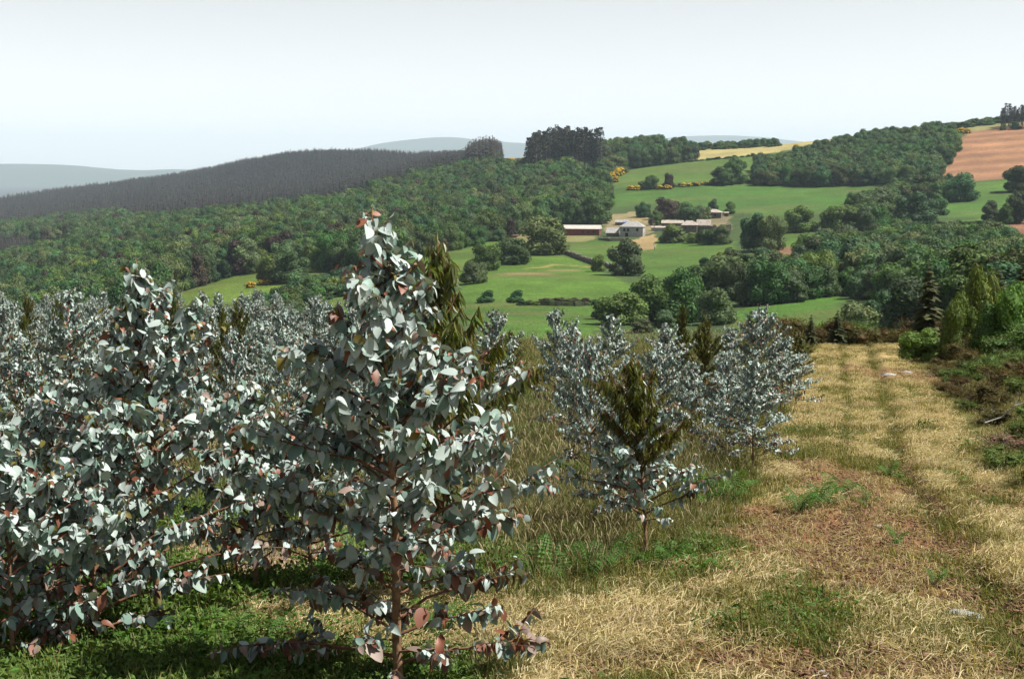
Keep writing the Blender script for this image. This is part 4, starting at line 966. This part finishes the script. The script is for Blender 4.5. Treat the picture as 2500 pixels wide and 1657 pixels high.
near_euc(760, 1440, 905, 190, 'silver eucalyptus with thin trunk just left behind the largest one', 509, nobj=160, nbr=54, leaf=.066, twigs=4, low=.15)
# copies farther off: trunk and crown only
EP = []
for k in range(7):
    ol = {5: .30, 6: .05}.get(k, 2.0)
    e = euc(600 + k, H=2.0, R=.74 if ol > 1 else .52, nbr=60, leaf=.070, olive_from=ol, twigs=4, low=.13, dens=1.1)
    K = np.where(e['K'] == 'sickle', 'sickle', 'far'); L = e['L'] * 1.08
    me = bpy.data.meshes.new('x'); m = K == 'sickle'
    meshes = []
    if (~m).any(): meshes.append(('crown', leaves_mesh('crown', K[~m], e['P'][~m], e['D'][~m], e['N'][~m], L[~m], e['C'][~m], (M_EUC,))))
    if m.sum() > 10: meshes.append(('hanging_foliage', leaves_mesh('hanging_foliage', K[m], e['P'][m], e['D'][m], e['N'][m], L[m] * 1.1, e['C'][m], (M_OLIVE,))))
    mb = MB(); pts = np.concatenate([e['tp'][:1] - (0, 0, .2), e['tp']]); mb.tube(pts, np.concatenate([[e['tr'][0] * 1.2], e['tr']]), 6)
    for br in e['BR']:
        q, rad = br[0]; mb.tube(q[[0, 2, 4]], rad[[0, 2, 4]], 3)
    EP.append((meshes, mb.mesh('trunk', (M_TRUNK,))))
r_e = np.random.default_rng(91)
def far_euc(x, y, H, proto, label, group, wide=1.0):
    t = empty('eucalyptus_tree', (x, y, float(ground_z(x, y)) - .02), r_e.uniform(0, 6.28), (H / 2 * wide, H / 2 * wide, H / 2)); tag(t, label, 'tree', group)
    for nm, me in EP[proto][0]: link(bpy.data.objects.new(nm, me), t)
    link(bpy.data.objects.new('trunk', EP[proto][1]), t); return t
def far_px(px, py, top, rpx, proto, label, group='eucalyptus trees between the grass lane and the track'):
    p = hit(px, py, 0, 3); k = p[1] / F; H = (py - top) * k; far_euc(p[0], p[1], H, proto, label, group, min(1.5, rpx * k / (.70 * H / 2)))
for i, a in enumerate([
 (1440,1190,805,82,0,'silver eucalyptus directly behind the olive-topped one by the track'),
 (1400,1090,765,72,1,'silver eucalyptus along the grass lane, second from its far end'),
 (1515,1290,930,95,1,'silver eucalyptus peeping out left behind the olive-topped one by the track'),
 (1362,1015,738,70,2,'pointed silver eucalyptus at the far end of the grass lane row'),
 (1490,990,757,75,3,'rounded silver eucalyptus standing alone before the valley meadow'),
 (1605,1100,830,80,4,'silver eucalyptus left of the dark brown spire'),
 (1625,1010,780,85,0,'silver eucalyptus close to the dark brown spire'),
 (1662,965,730,48,6,'dark brown-olive narrow eucalyptus spire'),
 (1720,1010,760,85,5,'broad olive eucalyptus right of the dark brown spire'),
 (1690,1105,870,72,1,'low silver eucalyptus with thin bare trunk, left of its taller twin by the track'),
 (1775,1125,850,78,2,'silver eucalyptus with thin trunk second from the track edge'),
 (1838,1155,860,100,3,'silver eucalyptus with bare slim trunk nearest the track edge'),
 (1850,1020,733,80,4,'tallest pointed silver eucalyptus beside the track'),
 (1905,1010,815,85,0,'silver eucalyptus leaning out to the track'),
 (1780,985,790,80,1,'silver eucalyptus between the olive one and the tallest pointed one'),
 (1945,950,800,70,5,'greenish-brown eucalyptus at the far end beside the track'),
 (1205,1010,742,80,2,'silver eucalyptus showing behind the right side of the largest one'),
 (1245,955,800,60,6,'thin olive eucalyptus at the edge of the grass lane'),
 (150,1080,712,70,6,'dark olive cone-shaped eucalyptus rising over the silver mass'),
 (72,1040,755,52,6,'small brown cone-shaped eucalyptus at the left edge of the silver mass'),
 (552,1010,735,55,6,'dark olive cone-shaped eucalyptus right of the tall silver spire'),
 (520,960,745,60,3,'silver eucalyptus touching the olive cone right of the spire'),
 (650,1030,765,80,4,'silver eucalyptus standing clear between olive cone and largest tree'),
 (760,1160,860,110,0,'silver eucalyptus just behind the left side of the largest one'),
 (60,1180,800,120,1,'silver eucalyptus behind the left frame edge tree'),
 (240,1200,835,110,2,'silver eucalyptus behind the bushy teal one'),
 ]): far_px(*a)
HAND = [(o.location.x, o.location.y) for o in COL.objects if o.name.startswith('eucalyptus_tree')]
cnt = 0
for k in range(13):
    for j in range(23):
        x = -1.25 - k * 1.9 + r_e.uniform(-.4, .4); y = 9.8 + j * 2.15 + r_e.uniform(-.6, .6)
        if abs(x) > .42 * y + .8 or x > -.07 * y - .25: continue
        if min(math.hypot(x-a, y-b) for a, b in HAND) < 1.15: continue
        pr = int(r_e.integers(0, 5)); pr = 5 if r_e.random() < .05 else pr
        H = r_e.uniform(1.3, 2.2) * (.9 if y < 14 else 1); cnt += 1
        row = 'near' if y < 18 else ('middle' if y < 30 else 'far'); u = CX + F * x / y
        side = 'behind the left frame edge tree' if u < 180 else ('behind the tall silver spire' if u < 560 else 'left of the largest tree' if u < 850 else 'behind the largest tree')
        far_euc(x, y, H, pr, '%s young eucalyptus in the %s plantation rows %s' % ('olive-topped' if pr == 5 else 'silver', row, side), 'eucalyptus of the %s plantation rows' % row, r_e.uniform(.66, .88))
print('plantation', cnt)
# ------------------------------------------------------------------ grass, straw, weeds
M_GRASS = mat_veg('grass_blades', transl=0.3, tint=(1.2, 1.2, 0.5), rough=0.6, spec=0.2, var=0.25, hue=0.02)
def blades(mb, r, n, h, spread, w, cols, lean=.45, lie=False):
    for _ in range(n):
        a = r.uniform(0, 6.28); q = spread * math.sqrt(r.random()); b = np.array([math.cos(a) * q, math.sin(a) * q, -.01]); az = r.uniform(0, 6.28); hh = r.uniform(*h)
        d = np.array([math.cos(az), math.sin(az), 0]); e = np.array([-d[1], d[0], 0]) * w * r.uniform(.7, 1.3); c = np.array(cols[r.integers(len(cols))]) * r.uniform(.75, 1.25)
        if lie:
            z0 = r.uniform(.0, .05); p0 = b + (0, 0, z0); p1 = b + d * hh * .5 + (0, 0, z0 + r.uniform(.0, .03)); p2 = b + d * hh + (0, 0, max(0, z0 + r.uniform(-.03, .03)))
            e = e * .8 + np.array([0, 0, w * .5])
        else:
            l = r.uniform(.1, lean); p0 = b; p1 = b + d * hh * l * .35 + (0, 0, hh * .6); p2 = b + d * hh * l + (0, 0, hh * (1 - l * .35))
        mb.add([p0 - e, p0 + e, p1 + e * .8, p1 - e * .8, p2], f4=[(0,1,2,3)], f3=[(3,2,4)], col=c)
GR = [(0.13,0.185,0.04),(0.165,0.195,0.045),(0.22,0.21,0.065),(0.10,0.145,0.03)]; ST = [(0.54,0.46,0.25),(0.62,0.53,0.31),(0.44,0.35,0.17),(0.33,0.24,0.11)]; OLV = [(0.20,0.18,0.05),(0.15,0.15,0.04),(0.26,0.21,0.075)]
def clumps():
    out = {}
    def mk(f, n, seed):
        L = []
        for k in range(n):
            mb = MB(); f(mb, np.random.default_rng(seed + k)); L.append(mb.mesh('clump', (M_GRASS,)))
        return L
    def tall(mb, r):
        blades(mb, r, 30, (.07, .20), .12, .0026, GR * 2 + OLV, .8)
        for _ in range(2):
            a = r.uniform(0, 6.28); d = np.array([math.cos(a), math.sin(a), 0]); h = r.uniform(.16, .30); l = r.uniform(.05, .25); p = d * .05; t = p + d * h * l + (0, 0, h)
            mb.tube([p, (p + t) / 2 - d * .02, t], [.0012, .0010, .0008], 3, np.array(ST[r.integers(3)]) * .6); mb.tube([t, t + d * .015 + (0, 0, .03), t + d * .03 + (0, 0, .045)], [.002, .003, .001], 3, np.array(ST[r.integers(2)]) * .7)
    def short(mb, r): blades(mb, r, 34, (.03, .09), .11, .0024, GR[:3] + OLV * 2, .9)
    def dry(mb, r): blades(mb, r, 30, (.03, .08), .11, .0024, ST[:3] * 2 + OLV + GR[2:3], 1.0)
    def straw(mb, r): blades(mb, r, 52, (.03, .11), .13, .0020, ST, lie=True)
    def weed(mb, r):
        n = 60; pos = r.normal(0, .08, (n, 3)); pos[:, 2] = r.uniform(.01, .12, n); v, q, c = cards(r, pos, np.tile((0, 0, 1.0), (n, 1)), .016, np.array((0.095,0.175,0.03)) * r.uniform(.6, 1.4, n)[:, None], .6, .5)
        mb.add(v, f4=q, col=c); blades(mb, r, 8, (.08, .2), .06, .003, GR)
    def crumb(mb, r):
        iv, f = ico_np()
        for _ in range(9):
            s = r.uniform(.004, .013); mb.add(iv * s * r.uniform(.6, 1.3, 3) * np.array([1.3, 1, .6]) + np.append(r.normal(0, .09, 2), s * .2), f3=f, col=np.array((0.22,0.125,0.07)) * r.uniform(.7, 1.5))
        blades(mb, r, 2, (.04, .12), .12, .002, ST[2:], lie=True)
    out['tall'] = mk(tall, 4, 700); out['short'] = mk(short, 4, 710); out['dry'] = mk(dry, 3, 720); out['straw'] = mk(straw, 4, 730); out['weed'] = mk(weed, 3, 740); out['crumb'] = mk(crumb, 3, 750)
    return out
CL = clumps()
def sow():
    r = np.random.default_rng(801); N = 82000
    y = np.exp(r.uniform(math.log(5.2), math.log(58), N)); x = r.uniform(-.47, .47, N) * y
    s = track_s(x, y); st = straw_mask(x, y); so = soil_mask(x, y); ba = np.clip(bare_mask(x, y), 0, 1); n = fbm(x, y, .7, 55, 3); g2 = fbm(x, y, .35, 58, 2)
    ontrack = (s > 0) & (s < 1); heath = s > 1.0; u = r.random(N)
    kind = np.full(N, 'none', dtype='<U6')
    # outside the track: tall grass, weeds in patches
    off = ~ontrack; kind[off] = np.where(u[off] < .62, 'tall', np.where(u[off] < .8, 'dry', 'short'))
    wp = off & (n > .56) & (y < 26); kind[wp] = np.where(u[wp] < .35, 'weed', np.where(u[wp] < .7, 'tall', 'short'))
    edge = off & (s > -.22) & (s <= 0) ; kind[edge] = np.where(u[edge] < .35, 'tall', np.where(u[edge] < .7, 'dry', 'short'))
    kind[heath] = np.where(u[heath] < .35, 'dry', np.where(u[heath] < .62, 'short', 'none'))
    fl = (x < -.1 - .05 * (y - 5)) & (y < 11); kind[fl] = np.where(u[fl] < .34, 'weed', np.where(u[fl] < .78, 'short', np.where(u[fl] < .84, 'dry', 'none')))
    kind[ontrack] = np.where(u[ontrack] < .50, 'short', np.where(u[ontrack] < .68, 'dry', 'none'))
    rt = ontrack & ((np.abs(s - .59) < .05) | (np.abs(s - .33) < .035)); kind[rt] = np.where(u[rt] < .8, 'short', 'none')
    k = st > r.random(N) * .85 + .22; kind[k] = np.where(u[k] < .58, 'straw', np.where(u[k] < .76, 'dry', np.where(u[k] < .88, 'short', 'none')))
    pt = ontrack & (fbm(x, y, 1.3, 37, 2) > .60) & (u > .25); kind[pt] = np.where(u[pt] < .7, 'short', 'none')
    gp = ontrack & (n > .66) & (st < .5); kind[gp] = np.where(u[gp] < .03, 'weed', 'short')
    lg = ontrack & (s < .25) & (fbm(x, y, .5, 93, 2) > .5) & (y > 8.6) & (y < 20); kind[lg] = np.where(u[lg] < .7, 'short', np.where(u[lg] < .8, 'weed', 'tall'))
    k = so > r.random(N) * .6 + .05; kind[k] = np.where(u[k] < .6, 'crumb', np.where(u[k] < .72, 'dry', 'none'))
    k = ba > .4; kind[k] = np.where(u[k] < .1, 'short', np.where(u[k] < .2, 'crumb', 'none'))
    z = ground_z(x, y); sc_ = r.uniform(.75, 1.3, N) * (1 + np.clip(y - 12, 0, 40) / 60)
    # shorter growth in front of the near trees, taller in the lane
    lane = np.where(ontrack, 1.0, np.clip(.55 + .75 * g2, .5, 1.3)); sc_ *= lane
    names = {'tall': ('tall_grass', 'tall olive grass with straw seed heads among the young trees'), 'short': ('short_grass', 'short olive-green grass on and beside the track'),
             'dry': ('dry_grass', 'short dry yellow grass on the hillside'), 'straw': ('cut_straw', 'cut straw lying in swaths along the mown track'),
             'weed': ('green_weeds', 'fresh green leafy weeds between the young trees'), 'crumb': ('soil_crumbs', 'loose brown soil and bits on the bare patches')}
    for nm, (on, lab) in names.items():
        m = kind == nm; c = int(m.sum()); rot = np.zeros((c, 3)); rot[:, 2] = r.uniform(0, 6.28, c); rot[:, 0] = r.normal(0, .12, c)
        zz = z[m] + (np.clip(st[m] - .4, 0, 1) * fbm(x[m], y[m], 1.5, 12, 2) * .07 if nm == 'straw' else 0)
        S = np.repeat(sc_[m][:, None], 3, 1)
        scatter(on, lab, CL[nm], np.stack([x[m], y[m], zz], 1), rot, S, r.integers(0, len(CL[nm]), c)); print(on, c)
sow()
# ------------------------------------------------------------------ bracken, heath, birches, stones
M_FERN = mat_veg('bracken_frond', transl=0.35, tint=(1.1, 1.3, 0.4), rough=0.6, spec=0.2, var=0.2, hue=0.015)
def frond_mesh(seed):
    r = np.random.default_rng(seed); mb = MB(); n = 13; t = np.linspace(0, 1, n); c0 = np.array((0.075, 0.17, 0.025))
    pts = np.stack([t * .42, 0 * t, .30 * np.sin(t * 1.9) * .9], 1); mb.tube(pts, np.linspace(.004, .001, n), 4, (0.12, 0.14, 0.04))
    for i in range(2, n):
        w = .17 * math.sin(math.pi * (.15 + .85 * (1 - t[i])) ) ** .7 * (1.1 - t[i] * .6) if t[i] < 1 else .02
        for s in (-1, 1):
            tip = pts[i] + np.array([.05, s * w, -.03 - r.uniform(0, .03)]); k = 4
            for j in range(k):
                a = pts[i] + (tip - pts[i]) * j / k; b = pts[i] + (tip - pts[i]) * (j + 1) / k; ww = .026 * (1 - j / k * .6)
                mb.add([a, (a+b)/2 + (ww, 0, .004), b, (a+b)/2 - (ww * .8, 0, -.004)], f4=[(0,1,2,3)], col=c0 * r.uniform(.7, 1.35))
    return mb.mesh('frond', (M_FERN,))
FRONDS = [frond_mesh(900 + k) for k in range(3)]
rp = np.random.default_rng(905)
def fern(px, py, s, label, group='bracken ferns in the grass'):
    s *= .72; p = hit(px, py, 0, 3); t = empty('bracken_fern', tuple(p), 0, (s, s, s)); tag(t, label, 'fern', group)
    n = int(rp.integers(6, 9))
    for k in range(n):
        o = link(bpy.data.objects.new('frond', FRONDS[k % 3]), t); o.rotation_euler = (rp.normal(0, .15), rp.uniform(-.6, .1), k * 6.283 / n + rp.uniform(-.4, .4)); q = rp.uniform(.75, 1.15); o.scale = (q, q, q)
for px, py in [(1470,1400),(1500,1385),(1540,1395),(1440,1410),(1600,1400),(1640,1380),(1340,1405),(1300,1420),(1285,1400),(1400,1430)]: fern(px, py, rp.uniform(.55, .85), 'green bracken at the foot of the olive-topped eucalyptus by the track', 'bracken below the olive-topped tree')
for px, py in [(1720,1235),(1745,1215),(1770,1225),(1790,1205),(1710,1205)]: fern(px, py, rp.uniform(.6, .85), 'green bracken between the slim-trunked trees and the track', 'bracken by the slim-trunked trees')
for px, py in [(1975,1245),(2000,1225),(2020,1235),(1950,1255),(2040,1215)]: fern(px, py, rp.uniform(.5, .8), 'bright green bracken clump growing on the track edge above the brown soil', 'bracken at the brown soil')
for px, py in [(2115,1240),(2170,1165)]: fern(px, py, .5, 'small bracken on the middle of the track', 'bracken on the track')
fern(2190, 1335, .45, 'small pale bracken beside the dark clod on the track'); fern(2285, 1430, .4, 'little pale fern low on the right of the track')
for px, py in [(480,1610),(530,1585),(560,1600),(590,1570),(430,1630),(350,1640),(510,1640),(640,1610),(300,1620),(140,1640)]: fern(px, py, rp.uniform(.45, .7), 'green bracken under the silver trees in the lower left', 'bracken under the silver trees')
for px, py in [(860,1340),(900,1330),(870,1370),(1080,1560),(770,1440)]: fern(px, py, rp.uniform(.45, .7), 'green bracken behind the trunk of the largest eucalyptus', 'bracken behind the largest trunk')

# heath bushes
M_HEATH = mat_veg('heath_foliage', transl=0.15, tint=(1.3, 1.2, 0.5), rough=0.7, spec=0.2, var=0.3, hue=0.025)
def heath_mesh(seed, col, ncard=2000, size=.030, mix=None, low=0.0):
    r = np.random.default_rng(seed); nl = 11; mb = MB(); ctr = np.stack([r.uniform(-.33, .33, nl), r.uniform(-.33, .33, nl), r.uniform(.15, .62, nl)], 1); rad = r.uniform(.16, .26, nl)
    w = r.choice(nl, ncard); d = unit_rows(r.normal(size=(ncard, 3)) + (0, 0, .35)); pos = ctr[w] + d * (rad[w] * r.uniform(.45, 1.12, ncard))[:, None]
    pos[:, 2] = np.maximum(pos[:, 2], .02); c = np.array(col)[None] * r.uniform(.5, 1.5, (ncard, 1))
    if mix is not None: m = r.random(ncard) < mix[1]; c[m] = np.array(mix[0]) * r.uniform(.6, 1.4, (m.sum(), 1))
    v, q, cc = cards(r, pos, r.normal(size=(ncard, 3)), size, c, .3, .28); mb.add(v, f4=q, col=cc)
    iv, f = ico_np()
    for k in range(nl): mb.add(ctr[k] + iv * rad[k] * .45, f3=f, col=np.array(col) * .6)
    return mb.mesh('foliage', (M_HEATH,))
def stem_mesh(seed):
    r = np.random.default_rng(seed); mb = MB()
    for k in range(7):
        a = r.uniform(0, 6.28); l = r.uniform(.2, .4); mb.tube([(0,0,-.05), (math.cos(a)*l*.4, math.sin(a)*l*.4, .25), (math.cos(a)*l, math.sin(a)*l, .55)], [.02,.014,.006], 4)
    return mb.mesh('stem', (M_BARK,))
STEM = [stem_mesh(930 + k) for k in range(2)]
HM = {'rust': [heath_mesh(940 + k, (0.13,0.075,0.022), mix=((0.09,0.10,0.025), .35)) for k in range(3)], 'olive': [heath_mesh(950 + k, (0.11,0.10,0.025), mix=((0.16,0.09,0.03), .25)) for k in range(3)],
      'green': [heath_mesh(960 + k, (0.11,0.19,0.035), mix=((0.15,0.23,0.05), .3)) for k in range(2)], 'grey': [heath_mesh(970, (0.13,0.15,0.075))], 'pink': [heath_mesh(975, (0.16,0.12,0.07), mix=((0.42,0.22,0.24), .45))]}
def heath(kind, x, y, w, h, label, group=None, name='heath_bush'):
    t = empty(name, (x, y, float(ground_z(x, y)) - .03), rp.uniform(0, 6.28), (w, w, h)); tag(t, label, 'bush', group)
    link(bpy.data.objects.new('foliage', HM[kind][rp.integers(len(HM[kind]))]), t); link(bpy.data.objects.new('stem', STEM[rp.integers(2)]), t)
nb = 0
for yy in np.arange(12.5, 64, 1.05):
    for xx in np.arange(4, 28, 1.2):
        x = xx + rp.uniform(-.5, .5); y = yy + rp.uniform(-.5, .5); s = float(track_s(np.array(x), np.array(y)))
        if y < 52 and s < 1.03 + .12 * rp.random(): continue
        if y >= 52 and x < 9.5: continue
        if x > .43 * y: continue
        dr = (s - 1) * (np.interp(y, TRy, TRx) - np.interp(y, TLy, TLx)) if y < 52 else 3
        h = np.clip(.28 + .24 * dr, .28, 1.15) * rp.uniform(.7, 1.3) * (1.0 if y < 45 else 1.15); w = h * rp.uniform(1.3, 2.0)
        u = rp.random(); nrm_ = fbm(np.array(x), np.array(y), .22, 66, 2)
        kind = ('green' if u < .6 else 'olive') if nrm_ > .50 else ('rust' if u < .5 else ('olive' if u < .9 else 'grey'))
        zone = 'beside the track' if dr < 3.2 and y < 48 else ('at the far end of the track' if x < 17 else 'at the right frame edge')
        heath(kind, x, y, w, h, '%s heath bush %s' % ({'rust': 'rusty brown', 'olive': 'olive-brown', 'green': 'fresh green', 'grey': 'grey-green'}[kind], zone), '%s heath bushes %s' % (kind, zone)); nb += 1
print('heath', nb)
def at_px(px, py): return hit(px, py, 0, 3)
p = at_px(2440, 1100); heath('pink', p[0], p[1], .75, .35, 'pinkish dry heather tuft at the right edge of the track', name='heather_tuft')
# dark conifer and young birches rising out of the heath
def spot(px, py_base_d, top, wpx, kind, label, name, cat='tree'):
    d = py_base_d; x = (px - CX) / F * d; g = float(ground_z(x, d)); topz = at_depth(px, top, d)[2]; h = topz - g; w = wpx * d / F
    return make_tree(kind, x, d, w, h, label, None, name, rp, cat)
def pine_thing(px, d, top, wpx, label):
    x = (px - CX) / F * d; g = float(ground_z(x, d)); h = at_depth(px, top, d)[2] - g; w = wpx * d / F
    t = empty('young_pine', (x, d, g - .05), 0, (w / .5, w / .5, h)); tag(t, label, 'tree', 'young pines beyond the track')
    link(bpy.data.objects.new('crown', PINE2[rp.integers(2)]), t)
PINE2 = [unit_mesh(conifer(980 + k, tiers=24, k=13, col=(0.05,0.058,0.022), bare=.03, w=.62), 'crown', M_PINE) for k in range(2)]
pine_thing(2270, 46, 640, 95, 'dark narrow young pine standing up behind the heath')
pine_thing(1985, 50, 765, 36, 'tiny dark young pine at the far left end of the track')
pine_thing(2050, 52, 755, 50, 'small brown-green young pine at the far end of the track')
pine_thing(2380, 52, 632, 80, 'brownish young pine left behind the taller birch')
pine_thing(2440, 50, 650, 90, 'brownish young pine between the two birches')
pine_thing(2500, 48, 640, 100, 'brown young pine at the right frame edge')
spot(2400, 42, 650, 100, 'bright', 'tallest fresh green young birch on the right', 'young_birch')
spot(2345, 41, 715, 90, 'bright', 'lower fresh green birch left of the tallest one', 'young_birch')
spot(2475, 38, 690, 130, 'bright', 'fresh green birch at the right frame edge', 'young_birch')
spot(2430, 38, 740, 110, 'bright', 'low fresh green birch scrub in front of the tallest birch', 'young_birch')
spot(2260, 42, 800, 110, 'bright', 'low light green bush in front of the dark pine', 'green_bush', 'bush')
# stones
M_ROCK = mat_plain('pale_stone', (0.38, 0.38, 0.375), 9, .35, bump=.6)
def rock(px, py, wpx, asp, label, flat=.35):
    p = at_px(px, py); w = wpx * p[1] / F; r = np.random.default_rng(int(px)); v, f = ico_np(); vs = list(v); mb = MB()
    mid = {}; nf = []; vs = [tuple(a) for a in v]
    def mp(a, b):
        k = (min(a, b), max(a, b))
        if k not in mid:
            m = np.array(vs[a]) + np.array(vs[b]); m /= np.linalg.norm(m); vs.append(tuple(m)); mid[k] = len(vs) - 1
        return mid[k]
    for a, b, c in f:
        x, y, z = mp(a, b), mp(b, c), mp(c, a); nf += [(a,x,z),(b,y,x),(c,z,y),(x,y,z)]
    V = np.array(vs) * (1 + r.normal(0, .10, (len(vs), 1))); V *= np.array([w/2, w/2*asp, w/2*flat]); mb.add(V, f3=nf)
    o = mb.obj('stone', M_ROCK); o.location = (p[0], p[1], p[2] + w * .04); o.rotation_euler = (0, 0, r.uniform(-.4, .1)); tag(o, label, 'stone')
rock(2350, 1508, 100, .55, 'flat pale stone lying on the right side of the track')
rock(2005, 1652, 50, .8, 'pale stone at the bottom frame edge', .6)
rock(1998, 1600, 34, .6, 'small pale stone just above the bottom edge stone')
rock(2172, 916, 34, .9, 'bluish pale stone at the far end of the track', .25)
rock(2215, 910, 30, .9, 'flat grey stone beside the bluish one', .2)
rock(2270, 918, 16, .8, 'smallest of the three pale stones at the far end')
rock(2145, 1285, 26, .7, 'small pale stone on the brown soil patch')
rock(640, 1480, 30, .7, 'pale stone on the bare ground under the silver trees')
rock(2150, 1650, 18, .8, 'dark little clod near the bottom edge')
def twig(px, py, s, label):
    p = at_px(px, py); mb = MB(); mb.tube([(-.3*s,0,.05),(-.05*s,.05,.12*s),(.12*s,0,.30*s),(.3*s,.02,.36*s)], [.012*s,.011*s,.008*s,.004*s], 5); mb.tube([(.12*s,0,.30*s),(.18*s,.03,.42*s),(.16*s,.03,.5*s)], [.006*s,.005*s,.003*s], 5)
    o = mb.obj('dead_branch', M_ROCK); o.location = tuple(p); tag(o, label, 'branch')
twig(2455, 1040, 1.0, 'bleached dead branch sticking out of the heath'); twig(2405, 1035, .6, 'short bleached twig beside the dead branch')
# ------------------------------------------------------------------ haze
def build_haze():
    m, N, L = new_mat('haze_air')
    pv = N.new('ShaderNodeVolumePrincipled'); pv.inputs['Color'].default_value = (0.68, 0.85, 1.0, 1); pv.inputs['Density'].default_value = 0.000065
    pv.inputs['Anisotropy'].default_value = 0.0
    o = N.new('ShaderNodeOutputMaterial'); L.new(pv.outputs[0], o.inputs['Volume'])
    mb = MB(); mb.box((-16000, -300, -430), (16000, 20500, 420))
    h = mb.obj('haze', m); h['kind'] = 'stuff'; h['label'] = 'thin pale blue haze over the valley and hills'
build_haze()
